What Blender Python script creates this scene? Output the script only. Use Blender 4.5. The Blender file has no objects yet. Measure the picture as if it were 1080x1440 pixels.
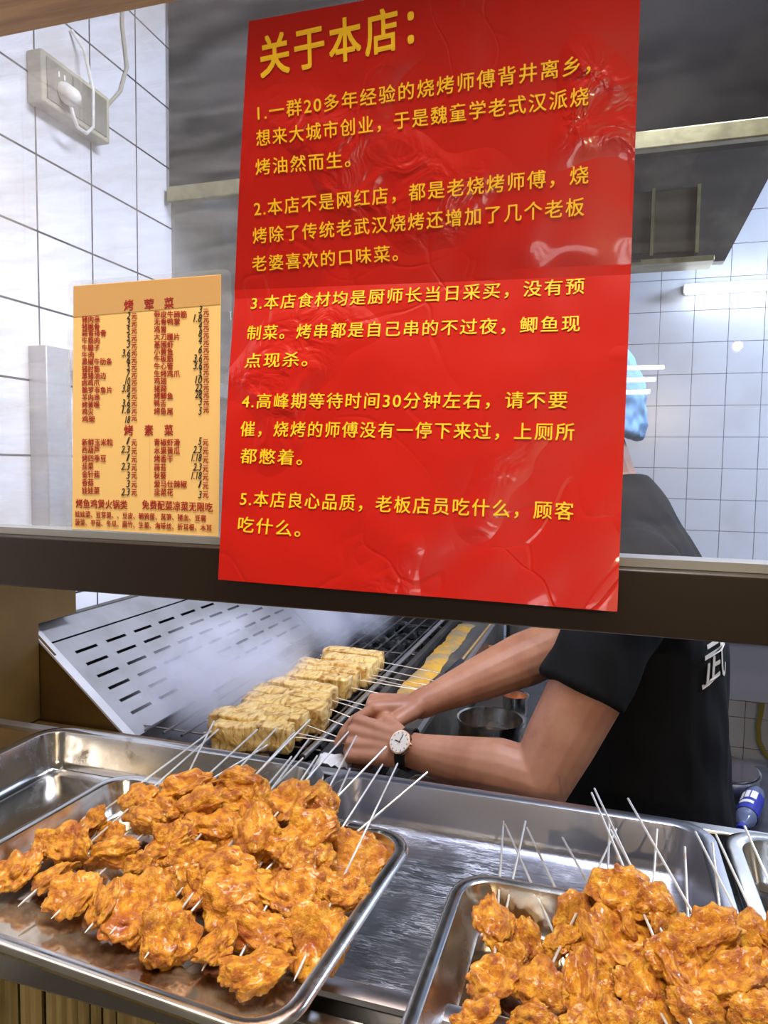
import bpy, bmesh, math, random
import numpy as np
from mathutils import Vector, Matrix, noise
from mathutils.bvhtree import BVHTree

random.seed(7)
S = bpy.context.scene
COL = S.collection
PI = math.pi

# ------------------------------------------------------------------ camera
F, YAW, PIT, ROL = 990.0, math.radians(-17.0), math.radians(-3.95), math.radians(0.785)
CAM = Vector((0, 0, 1.5))
_f = Vector((math.sin(YAW) * math.cos(PIT), math.cos(YAW) * math.cos(PIT), math.sin(PIT)))
_r = Vector((math.cos(YAW), -math.sin(YAW), 0)); _u = _r.cross(_f)
RX = _r * math.cos(ROL) + _u * math.sin(ROL)
UX = -_r * math.sin(ROL) + _u * math.cos(ROL)
cam_d = bpy.data.cameras.new('camera'); cam = bpy.data.objects.new('camera', cam_d); COL.objects.link(cam)
m = Matrix((RX, UX, -_f)).transposed().to_4x4(); m.translation = CAM; cam.matrix_world = m
cam_d.sensor_fit = 'VERTICAL'; cam_d.sensor_height = 24; cam_d.lens = 24 * F / 1440; cam_d.clip_start = 0.01
S.camera = cam

# ------------------------------------------------------------------ light and exposure
S.view_settings.view_transform = 'Standard'; S.view_settings.look = 'None'
S.view_settings.gamma = 1; S.view_settings.use_curve_mapping = False
S.view_settings.exposure = 0.0
S.cycles.volume_bounces = 3
w = bpy.data.worlds.new('world'); S.world = w; w.use_nodes = True
w.node_tree.nodes['Background'].inputs[0].default_value = (1.0, 0.86, 0.68, 1)
w.node_tree.nodes['Background'].inputs[1].default_value = 0.16

def area(name, loc, target, sx, sy, power, color, spread=180):
    d = bpy.data.lights.new(name, 'AREA'); d.shape = 'RECTANGLE'; d.size = sx; d.size_y = sy
    d.energy = power; d.color = color; d.spread = math.radians(spread)
    o = bpy.data.objects.new(name, d); COL.objects.link(o); o.location = loc
    o.rotation_euler = (Vector(target) - Vector(loc)).to_track_quat('-Z', 'Y').to_euler()
    return o
area('kitchen_ceiling_light', (0.1, 0.95, 2.74), (-0.8, 1.25, 1.5), 1.3, 0.3, 44, (0.74, 0.81, 1.0), 140)
area('back_wall_fill', (1.5, 1.9, 2.3), (0.3, 2.5, 1.3), 0.5, 0.4, 36, (0.66, 0.77, 1.0))  # added fill out of view, brightens the back wall around the tube lamp
bulb = bpy.data.lights.new('street_bulb', 'POINT'); bulb.energy = 42; bulb.color = (1.0, 0.72, 0.40); bulb.shadow_soft_size = .014
bo_ = bpy.data.objects.new('street_bulb', bulb); COL.objects.link(bo_); bo_.location = (.48, -1.5, 1.96)
area('awning_light', (-0.25, 0.20, 3.1), (-0.15, 0.62, 1.1), 1.5, 0.3, 48, (1.0, 0.82, 0.60))

# ------------------------------------------------------------------ helpers
def ray(x, y):
    return RX * ((x - 540) / F) - UX * ((y - 720) / F) + _f
def at_z(x, y, z):
    d = ray(x, y); return CAM + d * ((z - CAM.z) / d.z)
def at_y(x, y, Y):
    d = ray(x, y); return CAM + d * (Y / d.y)
def at_t(x, y, t):
    return CAM + ray(x, y) * t
def to_px(p):
    v = Vector(p) - CAM; t = v.dot(_f)
    return (540 + F * v.dot(RX) / t, 720 - F * v.dot(UX) / t, t)

class MB:
    def __init__(s): s.v = []; s.f = []
    def add(s, vs, fs):
        k = len(s.v); s.v += [tuple(p) for p in vs]; s.f += [tuple(i + k for i in f) for f in fs]; return s
    def box(s, a, b):
        x0, y0, z0 = a; x1, y1, z1 = b
        return s.add([(x0,y0,z0),(x1,y0,z0),(x1,y1,z0),(x0,y1,z0),(x0,y0,z1),(x1,y0,z1),(x1,y1,z1),(x0,y1,z1)],
                     [(0,3,2,1),(4,5,6,7),(0,1,5,4),(1,2,6,5),(2,3,7,6),(3,0,4,7)])
    def loft(s, rings, cap0=True, cap1=True, closed=True):
        n = len(rings[0]); vs = [p for r in rings for p in r]; fs = []
        for i in range(len(rings) - 1):
            for j in range(n if closed else n - 1):
                k = (j + 1) % n
                fs.append((i*n+j, i*n+k, (i+1)*n+k, (i+1)*n+j))
        if cap0: fs.append(tuple(range(n))[::-1])
        if cap1: fs.append(tuple((len(rings)-1)*n + j for j in range(n)))
        return s.add(vs, fs)
    def tube(s, pts, rad, seg=8, cap=True):
        pts = [Vector(p) for p in pts]
        if not hasattr(rad, '__len__'): rad = [rad] * len(pts)
        rings = []; up = None
        for i, p in enumerate(pts):
            t = (pts[min(i+1, len(pts)-1)] - pts[max(i-1, 0)]).normalized()
            if up is None:
                up = t.orthogonal().normalized()
            up = (up - t * up.dot(t)).normalized(); b = t.cross(up)
            rings.append([p + (up*math.cos(2*PI*k/seg) + b*math.sin(2*PI*k/seg)) * rad[i] for k in range(seg)])
        return s.loft(rings, cap, cap)
    def capsule(s, a, b, ra, rb, seg=14):
        a, b = Vector(a), Vector(b); d = (b - a); L = d.length
        if L < 1e-6: d = Vector((0,0,1)); L = 1e-4; b = a + d*L
        d = d.normalized(); pts = []; rr = []
        for k in range(5):
            t = PI/2 * (1 - k/4); pts.append(a - d*ra*math.sin(t)); rr.append(max(ra*math.cos(t), ra*.02))
        for k in range(5):
            t = PI/2 * k/4; pts.append(b + d*rb*math.sin(t)); rr.append(max(rb*math.cos(t), rb*.02))
        return s.tube(pts, rr, seg)
    def lathe(s, prof, c=(0,0,0), seg=40, cap0=False, cap1=False):
        c = Vector(c)
        rings = [[c + Vector((r*math.cos(2*PI*k/seg), r*math.sin(2*PI*k/seg), z)) for k in range(seg)] for r, z in prof]
        return s.loft(rings, cap0, cap1)
    def prism(s, poly, axis, a, b):
        n = len(poly)
        def P(p, t):
            return {'x': (t, p[0], p[1]), 'y': (p[0], t, p[1]), 'z': (p[0], p[1], t)}[axis]
        return s.add([P(p, a) for p in poly] + [P(p, b) for p in poly],
                     [tuple(range(n)), tuple(range(n, 2*n))[::-1]] + [(i, i+n, (i+1) % n + n, (i+1) % n) for i in range(n)])
    def mesh(s, name):
        me = bpy.data.meshes.new(name); me.from_pydata(s.v, [], s.f)
        bm = bmesh.new(); bm.from_mesh(me); bmesh.ops.recalc_face_normals(bm, faces=bm.faces); bm.to_mesh(me); bm.free()
        return me
    def build(s, name, mt, parent=None, smooth=True, bevel=0, solid=0, angle=40):
        return link(name, s.mesh(name), mt, parent, smooth, bevel, solid, angle)

def link(name, me, mt, parent=None, smooth=True, bevel=0, solid=0, angle=40):
    o = bpy.data.objects.new(name, me); COL.objects.link(o)
    if mt is not None:
        me.materials.clear(); me.materials.append(mt)
    if smooth:
        me.polygons.foreach_set('use_smooth', [True]*len(me.polygons))
        me.set_sharp_from_angle(angle=math.radians(angle))
    if solid:
        md = o.modifiers.new('solid', 'SOLIDIFY'); md.thickness = solid; md.offset = 0
    if bevel:
        md = o.modifiers.new('bevel', 'BEVEL'); md.width = bevel; md.segments = 2; md.limit_method = 'ANGLE'
    if parent is not None:
        o.parent = parent; o.matrix_parent_inverse = Matrix.Translation(parent.location).inverted() if not parent.rotation_euler[2] else Matrix.Identity(4)
    return o

def tag(o, label=None, cat=None, group=None, kind=None):
    if label: o['label'] = label
    if cat: o['category'] = cat
    if group: o['group'] = group
    if kind: o['kind'] = kind
    return o
def empty(name, loc, label=None, cat=None, group=None, kind=None):
    o = bpy.data.objects.new(name, None); COL.objects.link(o); o.location = loc; o.empty_display_size = .02
    return tag(o, label, cat, group, kind)

# ------------------------------------------------------------------ materials
def lin(r, g, b):
    f = lambda c: ((c/255)/12.92 if c/255 <= .04045 else ((c/255+.055)/1.055)**2.4)
    return (f(r), f(g), f(b), 1)
def mat(name, col, rough=.5, metal=0.0, col2=None, nscale=8, lo=.4, hi=.65, bump=0, bscale=40, bdist=.002,
        rough2=None, coat=0, stretch=None, detail=4, sss=0, spec=None, alpha=None):
    mt = bpy.data.materials.new(name); mt.use_nodes = True; nt = mt.node_tree; b = nt.nodes['Principled BSDF']
    b.inputs['Base Color'].default_value = col; b.inputs['Roughness'].default_value = rough; b.inputs['Metallic'].default_value = metal
    if coat: b.inputs['Coat Weight'].default_value = coat; b.inputs['Coat Roughness'].default_value = .12
    if spec is not None: b.inputs['Specular IOR Level'].default_value = spec
    if sss:
        b.inputs['Subsurface Weight'].default_value = sss; b.inputs['Subsurface Scale'].default_value = .004
        b.inputs['Subsurface Radius'].default_value = (1, .4, .2)
    tc = nt.nodes.new('ShaderNodeTexCoord'); vec = tc.outputs['Object']
    if stretch:
        mp = nt.nodes.new('ShaderNodeMapping'); mp.inputs['Scale'].default_value = stretch; nt.links.new(vec, mp.inputs[0]); vec = mp.outputs[0]
    if col2 is not None or rough2 is not None:
        n = nt.nodes.new('ShaderNodeTexNoise'); n.inputs['Scale'].default_value = nscale; n.inputs['Detail'].default_value = detail
        n.inputs['Roughness'].default_value = .6
        nt.links.new(vec, n.inputs['Vector'])
        mr = nt.nodes.new('ShaderNodeMapRange'); mr.inputs['From Min'].default_value = lo; mr.inputs['From Max'].default_value = hi
        nt.links.new(n.outputs['Fac'], mr.inputs['Value'])
        if col2 is not None:
            mx = nt.nodes.new('ShaderNodeMix'); mx.data_type = 'RGBA'
            mx.inputs['A'].default_value = col; mx.inputs['B'].default_value = col2
            nt.links.new(mr.outputs[0], mx.inputs['Factor']); nt.links.new(mx.outputs['Result'], b.inputs['Base Color'])
        if rough2 is not None:
            mr2 = nt.nodes.new('ShaderNodeMapRange'); mr2.inputs['To Min'].default_value = rough; mr2.inputs['To Max'].default_value = rough2
            nt.links.new(mr.outputs[0], mr2.inputs['Value']); nt.links.new(mr2.outputs[0], b.inputs['Roughness'])
    if bump:
        n2 = nt.nodes.new('ShaderNodeTexNoise'); n2.inputs['Scale'].default_value = bscale; n2.inputs['Detail'].default_value = 5
        nt.links.new(vec, n2.inputs['Vector'])
        bp = nt.nodes.new('ShaderNodeBump'); bp.inputs['Strength'].default_value = bump; bp.inputs['Distance'].default_value = bdist
        nt.links.new(n2.outputs['Fac'], bp.inputs['Height']); nt.links.new(bp.outputs[0], b.inputs['Normal'])
    return mt
def emis(name, col, st):
    mt = bpy.data.materials.new(name); mt.use_nodes = True; nt = mt.node_tree; b = nt.nodes['Principled BSDF']
    b.inputs['Base Color'].default_value = (.8, .8, .8, 1)
    b.inputs['Emission Color'].default_value = col; b.inputs['Emission Strength'].default_value = st
    return mt
def tile_mat(name, ax, tw, th, ox, oz, col, col2, mortar, msize, stain=None):
    mt = bpy.data.materials.new(name); mt.use_nodes = True; nt = mt.node_tree; b = nt.nodes['Principled BSDF']
    tc = nt.nodes.new('ShaderNodeTexCoord'); sp = nt.nodes.new('ShaderNodeSeparateXYZ'); nt.links.new(tc.outputs['Object'], sp.inputs[0])
    cb = nt.nodes.new('ShaderNodeCombineXYZ')
    for k, (src, off) in enumerate(((ax, ox), ('Z', oz))):
        a = nt.nodes.new('ShaderNodeMath'); a.operation = 'SUBTRACT'; a.inputs[1].default_value = off - 40 * (tw if k == 0 else th)
        nt.links.new(sp.outputs[src], a.inputs[0]); nt.links.new(a.outputs[0], cb.inputs[k])
    br = nt.nodes.new('ShaderNodeTexBrick'); br.offset = 0; br.squash = 1
    br.inputs['Scale'].default_value = 1; br.inputs['Brick Width'].default_value = tw; br.inputs['Row Height'].default_value = th
    br.inputs['Mortar Size'].default_value = msize; br.inputs['Mortar Smooth'].default_value = .1
    br.inputs['Color1'].default_value = col; br.inputs['Color2'].default_value = col2; br.inputs['Mortar'].default_value = mortar
    nt.links.new(cb.outputs[0], br.inputs['Vector'])
    n = nt.nodes.new('ShaderNodeTexNoise'); n.inputs['Scale'].default_value = 5; n.inputs['Detail'].default_value = 6
    nt.links.new(tc.outputs['Object'], n.inputs['Vector'])
    mr = nt.nodes.new('ShaderNodeMapRange'); mr.inputs['From Min'].default_value = .52; mr.inputs['From Max'].default_value = .75; mr.inputs['To Max'].default_value = .45
    nt.links.new(n.outputs['Fac'], mr.inputs['Value'])
    mx = nt.nodes.new('ShaderNodeMix'); mx.data_type = 'RGBA'; mx.inputs['B'].default_value = stain or (.45, .38, .26, 1)
    nt.links.new(mr.outputs[0], mx.inputs['Factor']); nt.links.new(br.outputs['Color'], mx.inputs['A']); nt.links.new(mx.outputs['Result'], b.inputs['Base Color'])
    b.inputs['Roughness'].default_value = .22
    bp = nt.nodes.new('ShaderNodeBump'); bp.inputs['Strength'].default_value = .35; bp.inputs['Distance'].default_value = .002; bp.invert = True
    nt.links.new(br.outputs['Fac'], bp.inputs['Height']); nt.links.new(bp.outputs[0], b.inputs['Normal'])
    return mt

M = {}
M['steel'] = mat('steel', (.66, .64, .60, 1), .16, 1, rough2=.34, nscale=14, bump=.05, bscale=25)
M['pan'] = mat('pan_steel', (.62, .61, .59, 1), .18, 1, col2=(.42, .38, .30, 1), nscale=9, lo=.5, hi=.75, rough2=.36, bump=.06, bscale=18)
M['brushed'] = mat('brushed_steel', (.58, .58, .58, 1), .34, 1, rough2=.5, nscale=6, bump=.08, bscale=30, stretch=(1, .08, 1))
M['screen'] = mat('windscreen_steel', (.50, .50, .52, 1), .5, .75, col2=(.36, .34, .33, 1), nscale=7, lo=.45, hi=.8, bump=.04, bscale=30)
M['sooty'] = mat('sooty_steel', (.085, .075, .07, 1), .5, .45, col2=(.20, .18, .14, 1), nscale=6, lo=.5, hi=.8, bump=.15, bscale=30)
M['brownsteel'] = mat('warm_brown_steel', (.14, .078, .018, 1), .42, .3, col2=(.085, .045, .011, 1), nscale=4, bump=.05)
M['hooddark'] = mat('greasy_hood', (.005, .004, .004, 1), .7, .0, spec=.04, col2=(.03, .025, .018, 1), nscale=2.6, lo=.5, hi=.8, bump=.2, bscale=18)
M['filter'] = mat('greasy_filter', (.15, .13, .09, 1), .42, .6, col2=(.10, .09, .075, 1), nscale=9, lo=.4, hi=.7, bump=.3, bscale=60)
M['lip'] = mat('hood_lip', (.34, .30, .15, 1), .38, .4, col2=(.22, .19, .09, 1), nscale=25, bump=.2, bscale=60)
M['darkbar'] = mat('dark_bronze', lin(40, 29, 19), .38, .2, bump=.04)
M['bead'] = mat('grey_bead', (.35, .36, .36, 1), .4, .4)
M['black'] = mat('black_plastic', (.012, .012, .013, 1), .4)
M['iron'] = mat('black_iron', (.035, .033, .035, 1), .5, .6, bump=.2)
M['rod'] = mat('grate_rod', (.62, .60, .57, 1), .3, 1)
M['grate'] = mat('old_grate_rod', (.30, .28, .26, 1), .4, 1, col2=(.10, .09, .085, 1), nscale=9)
M['white'] = mat('white_plastic', (.75, .73, .66, 1), .4)
M['cream'] = mat('cream_plastic', (.52, .47, .30, 1), .45, col2=(.30, .27, .2, 1), nscale=9)
M['wood'] = mat('wood', (.52, .29, .09, 1), .5, col2=(.36, .18, .05, 1), nscale=6, stretch=(1, 12, 12), bump=.1)
M['bamboo'] = mat('bamboo', (.46, .37, .17, 1), .6, col2=(.24, .18, .07, 1), nscale=9, stretch=(6, 6, .6), bump=.2)
M['coal'] = mat('charcoal', (.012, .012, .014, 1), .9, col2=(.25, .24, .25, 1), nscale=30, lo=.55, hi=.75, bump=.6)
M['spice'] = mat('spice_grease', (.62, .33, .035, 1), .5, col2=(.34, .25, .13, 1), nscale=16, lo=.42, hi=.6, bump=.7, bscale=120)
M['ledge'] = mat('greasy_ledge', (.15, .13, .11, 1), .35, .7, col2=(.30, .25, .15, 1), nscale=12, lo=.5, hi=.8, bump=.1)
M['table'] = mat('prep_table', (.10, .10, .10, 1), .35, .8, rough2=.5, bump=.1)
M['skin'] = mat('skin', lin(184, 132, 104), .5, col2=lin(166, 112, 86), nscale=18, bump=.08, bscale=250, bdist=.001, sss=.12)
M['nail'] = mat('nail', lin(220, 170, 150), .3)
M['cloth'] = mat('black_cotton', (.006, .006, .007, 1), .85, bump=.15, bscale=500, bdist=.0005, spec=.2)
M['print'] = mat('white_print', (.75, .70, .62, 1), .7)
M['trouser'] = mat('trousers', (.03, .03, .04, 1), .85)
M['cap'] = mat('blue_cap', (.20, .42, .78, 1), .6, bump=.5, bscale=30)
M['hair'] = mat('hair', (.012, .01, .009, 1), .5)
M['leather'] = mat('black_leather', (.012, .012, .012, 1), .4, bump=.3, bscale=400, bdist=.0004)
M['gold'] = mat('rose_gold', (.85, .60, .42, 1), .2, 1)
M['dial'] = mat('dial', (.80, .74, .68, 1), .3)
M['menu'] = mat('menu_paper', lin(250, 208, 130), .6)
M['tan_strip'] = mat('tan_band', lin(214, 168, 104), .5)
M['menured'] = mat('menu_red', lin(176, 36, 24), .6)
M['ink'] = mat('ink', (.012, .012, .012, 1), .6)
M['yellow'] = mat('poster_yellow', lin(255, 206, 22), .5, coat=.2)
M['bowl'] = mat('orange_bowl', (.62, .25, .09, 1), .35, .4)
M['chili'] = mat('chili', (.60, .13, .015, 1), .3, bump=.5)
M['brew'] = mat('dark_sauce', (.02, .008, .004, 1), .08)
M['oil'] = mat('chili_oil', (.17, .065, .018, 1), .09, .8, col2=(.52, .44, .32, 1), nscale=13, lo=.42, hi=.6, coat=.6, bump=.10, bscale=30)
M['hose'] = mat('hose', (.38, .30, .07, 1), .5)
M['grey'] = mat('grey_box', (.22, .21, .23, 1), .5, .2)
M['soot'] = mat('stove_top', (.05, .05, .06, 1), .45, .3, col2=(.012, .012, .012, 1), nscale=7, bump=.2)
M['blue'] = mat('blue_label', (.012, .02, .28, 1), .3)
M['bottle'] = mat('bottle_plastic', (.10, .12, .20, 1), .15)
M['napkin'] = mat('napkin', (.72, .70, .68, 1), .8, bump=.4, bscale=60)
M['floor'] = mat('floor_dark', (.06, .055, .05, 1), .5, col2=(.1, .09, .08, 1))
M['plaster'] = mat('plaster', (.5, .5, .52, 1), .8)
M['tube'] = emis('tube_on', (.86, .92, 1, 1), 9)
M['streettube'] = emis('street_tube_on', (1, 1, 1, 1), 30)
M['tile_l'] = tile_mat('tile_left', 'Y', .1535, .1435, 1.13, 2.08, (.70, .70, .74, 1), (.74, .74, .77, 1), (.035, .03, .03, 1), .0022)
M['tile_b'] = tile_mat('tile_back', 'X', .107, .1055, .177, 1.92, (.68, .72, .80, 1), (.71, .75, .82, 1), (.09, .09, .11, 1), .0011, (.5, .5, .5, 1))

def mat_chicken():
    mt = bpy.data.materials.new('fried_chicken'); mt.use_nodes = True; nt = mt.node_tree; b = nt.nodes['Principled BSDF']
    tc = nt.nodes.new('ShaderNodeTexCoord'); oi = nt.nodes.new('ShaderNodeObjectInfo')
    va = nt.nodes.new('ShaderNodeVectorMath'); va.operation = 'ADD'
    vs = nt.nodes.new('ShaderNodeVectorMath'); vs.operation = 'SCALE'; vs.inputs[0].default_value = (3, 5, 7)
    nt.links.new(oi.outputs['Random'], vs.inputs['Scale']); nt.links.new(tc.outputs['Object'], va.inputs[0]); nt.links.new(vs.outputs[0], va.inputs[1])
    n = nt.nodes.new('ShaderNodeTexNoise'); n.inputs['Scale'].default_value = 2.6; n.inputs['Detail'].default_value = 6; n.inputs['Roughness'].default_value = .68
    nt.links.new(va.outputs[0], n.inputs['Vector'])
    cr = nt.nodes.new('ShaderNodeValToRGB'); e = cr.color_ramp.elements
    e[0].position = .30; e[0].color = (.20, .040, .003, 1)
    e[1].position = .72; e[1].color = (.90, .56, .070, 1)
    for p, c in ((.43, (.50, .155, .008, 1)), (.55, (.74, .32, .016, 1))):
        k = e.new(p); k.color = c
    nt.links.new(n.outputs['Fac'], cr.inputs['Fac'])
    # chilli stains with a soft outline
    n3 = nt.nodes.new('ShaderNodeTexNoise'); n3.inputs['Scale'].default_value = 1.1; n3.inputs['Detail'].default_value = 3
    nt.links.new(va.outputs[0], n3.inputs['Vector'])
    m3 = nt.nodes.new('ShaderNodeMapRange'); m3.inputs['From Min'].default_value = .56; m3.inputs['From Max'].default_value = .70; m3.inputs['To Max'].default_value = .7
    nt.links.new(n3.outputs['Fac'], m3.inputs['Value'])
    mx = nt.nodes.new('ShaderNodeMix'); mx.data_type = 'RGBA'; mx.inputs['B'].default_value = (.33, .05, .006, 1)
    nt.links.new(m3.outputs[0], mx.inputs['Factor']); nt.links.new(cr.outputs['Color'], mx.inputs['A'])
    # pepper flecks and sesame
    vo = nt.nodes.new('ShaderNodeTexVoronoi'); vo.inputs['Scale'].default_value = 9
    nt.links.new(va.outputs[0], vo.inputs['Vector'])
    m4 = nt.nodes.new('ShaderNodeMapRange'); m4.inputs['From Min'].default_value = .16; m4.inputs['From Max'].default_value = .08
    nt.links.new(vo.outputs['Distance'], m4.inputs['Value'])
    sc = nt.nodes.new('ShaderNodeSeparateColor'); nt.links.new(vo.outputs['Color'], sc.inputs[0])
    g = nt.nodes.new('ShaderNodeMath'); g.operation = 'GREATER_THAN'; g.inputs[1].default_value = .90; nt.links.new(sc.outputs[0], g.inputs[0])
    mu = nt.nodes.new('ShaderNodeMath'); mu.operation = 'MULTIPLY'; nt.links.new(m4.outputs[0], mu.inputs[0]); nt.links.new(g.outputs[0], mu.inputs[1])
    mx2 = nt.nodes.new('ShaderNodeMix'); mx2.data_type = 'RGBA'; mx2.inputs['B'].default_value = (.9, .66, .34, 1)
    nt.links.new(mu.outputs[0], mx2.inputs['Factor']); nt.links.new(mx.outputs['Result'], mx2.inputs['A'])
    nt.links.new(mx2.outputs['Result'], b.inputs['Base Color'])
    n2 = nt.nodes.new('ShaderNodeTexNoise'); n2.inputs['Scale'].default_value = 9; n2.inputs['Detail'].default_value = 8; n2.inputs['Roughness'].default_value = .65
    nt.links.new(va.outputs[0], n2.inputs['Vector'])
    bp = nt.nodes.new('ShaderNodeBump'); bp.inputs['Strength'].default_value = .75; bp.inputs['Distance'].default_value = .005
    nt.links.new(n2.outputs['Fac'], bp.inputs['Height']); nt.links.new(bp.outputs[0], b.inputs['Normal'])
    b.inputs['Roughness'].default_value = .38
    b.inputs['Coat Weight'].default_value = .35; b.inputs['Coat Roughness'].default_value = .15
    return mt
M['chicken'] = mat_chicken()

def mat_meat():
    mt = bpy.data.materials.new('layered_meat'); mt.use_nodes = True; nt = mt.node_tree; b = nt.nodes['Principled BSDF']
    tc = nt.nodes.new('ShaderNodeTexCoord'); oi = nt.nodes.new('ShaderNodeObjectInfo')
    mp = nt.nodes.new('ShaderNodeMapping'); mp.inputs['Scale'].default_value = (42, 20, 26)
    va = nt.nodes.new('ShaderNodeVectorMath'); va.operation = 'ADD'
    vs = nt.nodes.new('ShaderNodeVectorMath'); vs.operation = 'SCALE'; vs.inputs[0].default_value = (30, 50, 70)
    nt.links.new(oi.outputs['Random'], vs.inputs['Scale']); nt.links.new(tc.outputs['Object'], mp.inputs[0]); nt.links.new(mp.outputs[0], va.inputs[0]); nt.links.new(vs.outputs[0], va.inputs[1])
    n = nt.nodes.new('ShaderNodeTexNoise'); n.inputs['Scale'].default_value = 1.2; n.inputs['Detail'].default_value = 6; n.inputs['Distortion'].default_value = 2.0
    nt.links.new(va.outputs[0], n.inputs['Vector'])
    cr = nt.nodes.new('ShaderNodeValToRGB'); e = cr.color_ramp.elements
    e[0].position = .28; e[0].color = (.17, .075, .018, 1); e[1].position = .76; e[1].color = (.86, .66, .30, 1)
    k = e.new(.38); k.color = (.46, .24, .055, 1); k = e.new(.50); k.color = (.68, .45, .14, 1)
    nt.links.new(n.outputs['Fac'], cr.inputs['Fac']); nt.links.new(cr.outputs['Color'], b.inputs['Base Color'])
    bp = nt.nodes.new('ShaderNodeBump'); bp.inputs['Strength'].default_value = .8; bp.inputs['Distance'].default_value = .003
    nt.links.new(n.outputs['Fac'], bp.inputs['Height']); nt.links.new(bp.outputs[0], b.inputs['Normal'])
    b.inputs['Roughness'].default_value = .4; b.inputs['Coat Weight'].default_value = .3
    return mt
M['meat'] = mat_meat()

def mat_poster():
    mt = bpy.data.materials.new('poster_red'); mt.use_nodes = True; nt = mt.node_tree; b = nt.nodes['Principled BSDF']
    b.inputs['Base Color'].default_value = lin(184, 22, 9); b.inputs['Roughness'].default_value = .34
    b.inputs['Coat Weight'].default_value = .3; b.inputs['Coat Roughness'].default_value = .06; b.inputs['Specular IOR Level'].default_value = .3
    tc = nt.nodes.new('ShaderNodeTexCoord')
    n = nt.nodes.new('ShaderNodeTexNoise'); n.inputs['Scale'].default_value = 5; n.inputs['Detail'].default_value = 2; n.inputs['Distortion'].default_value = .3
    nt.links.new(tc.outputs['Object'], n.inputs['Vector'])
    wv = nt.nodes.new('ShaderNodeMix'); wv.data_type = 'RGBA'; wv.inputs['Factor'].default_value = .45
    nt.links.new(tc.outputs['Object'], wv.inputs['A']); nt.links.new(n.outputs['Color'], wv.inputs['B'])
    v = nt.nodes.new('ShaderNodeTexVoronoi'); v.feature = 'DISTANCE_TO_EDGE'; v.inputs['Scale'].default_value = 6.5
    nt.links.new(wv.outputs['Result'], v.inputs['Vector'])
    cr = nt.nodes.new('ShaderNodeMapRange'); cr.inputs['From Max'].default_value = .025; cr.inputs['To Max'].default_value = .022
    nt.links.new(v.outputs['Distance'], cr.inputs['Value'])
    # creases only in patches
    pn = nt.nodes.new('ShaderNodeTexNoise'); pn.inputs['Scale'].default_value = 6; nt.links.new(tc.outputs['Object'], pn.inputs['Vector'])
    pm = nt.nodes.new('ShaderNodeMapRange'); pm.inputs['From Min'].default_value = .50; pm.inputs['From Max'].default_value = .62; nt.links.new(pn.outputs['Fac'], pm.inputs['Value'])
    mu = nt.nodes.new('ShaderNodeMath'); mu.operation = 'MULTIPLY'; nt.links.new(cr.outputs[0], mu.inputs[0]); nt.links.new(pm.outputs[0], mu.inputs[1])
    fn = nt.nodes.new('ShaderNodeTexNoise'); fn.inputs['Scale'].default_value = 26; fn.inputs['Detail'].default_value = 3; fn.inputs['Distortion'].default_value = 1.0
    nt.links.new(tc.outputs['Object'], fn.inputs['Vector'])
    p2 = nt.nodes.new('ShaderNodeTexNoise'); p2.inputs['Scale'].default_value = 8; p2.inputs['Detail'].default_value = 1; nt.links.new(tc.outputs['Object'], p2.inputs['Vector'])
    q2 = nt.nodes.new('ShaderNodeMapRange'); q2.inputs['From Min'].default_value = .54; q2.inputs['From Max'].default_value = .66; q2.inputs['To Max'].default_value = .34; nt.links.new(p2.outputs['Fac'], q2.inputs['Value'])
    f2 = nt.nodes.new('ShaderNodeMath'); f2.operation = 'MULTIPLY_ADD'; nt.links.new(fn.outputs['Fac'], f2.inputs[0]); nt.links.new(q2.outputs[0], f2.inputs[1]); nt.links.new(n.outputs['Fac'], f2.inputs[2])
    a = nt.nodes.new('ShaderNodeMath'); a.operation = 'ADD'; nt.links.new(f2.outputs[0], a.inputs[0]); nt.links.new(mu.outputs[0], a.inputs[1])
    bp = nt.nodes.new('ShaderNodeBump'); bp.inputs['Strength'].default_value = .8; bp.inputs['Distance'].default_value = .02
    nt.links.new(a.outputs[0], bp.inputs['Height']); nt.links.new(bp.outputs[0], b.inputs['Normal']); nt.links.new(bp.outputs[0], b.inputs['Coat Normal'])
    return mt
M['poster'] = mat_poster()

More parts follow.
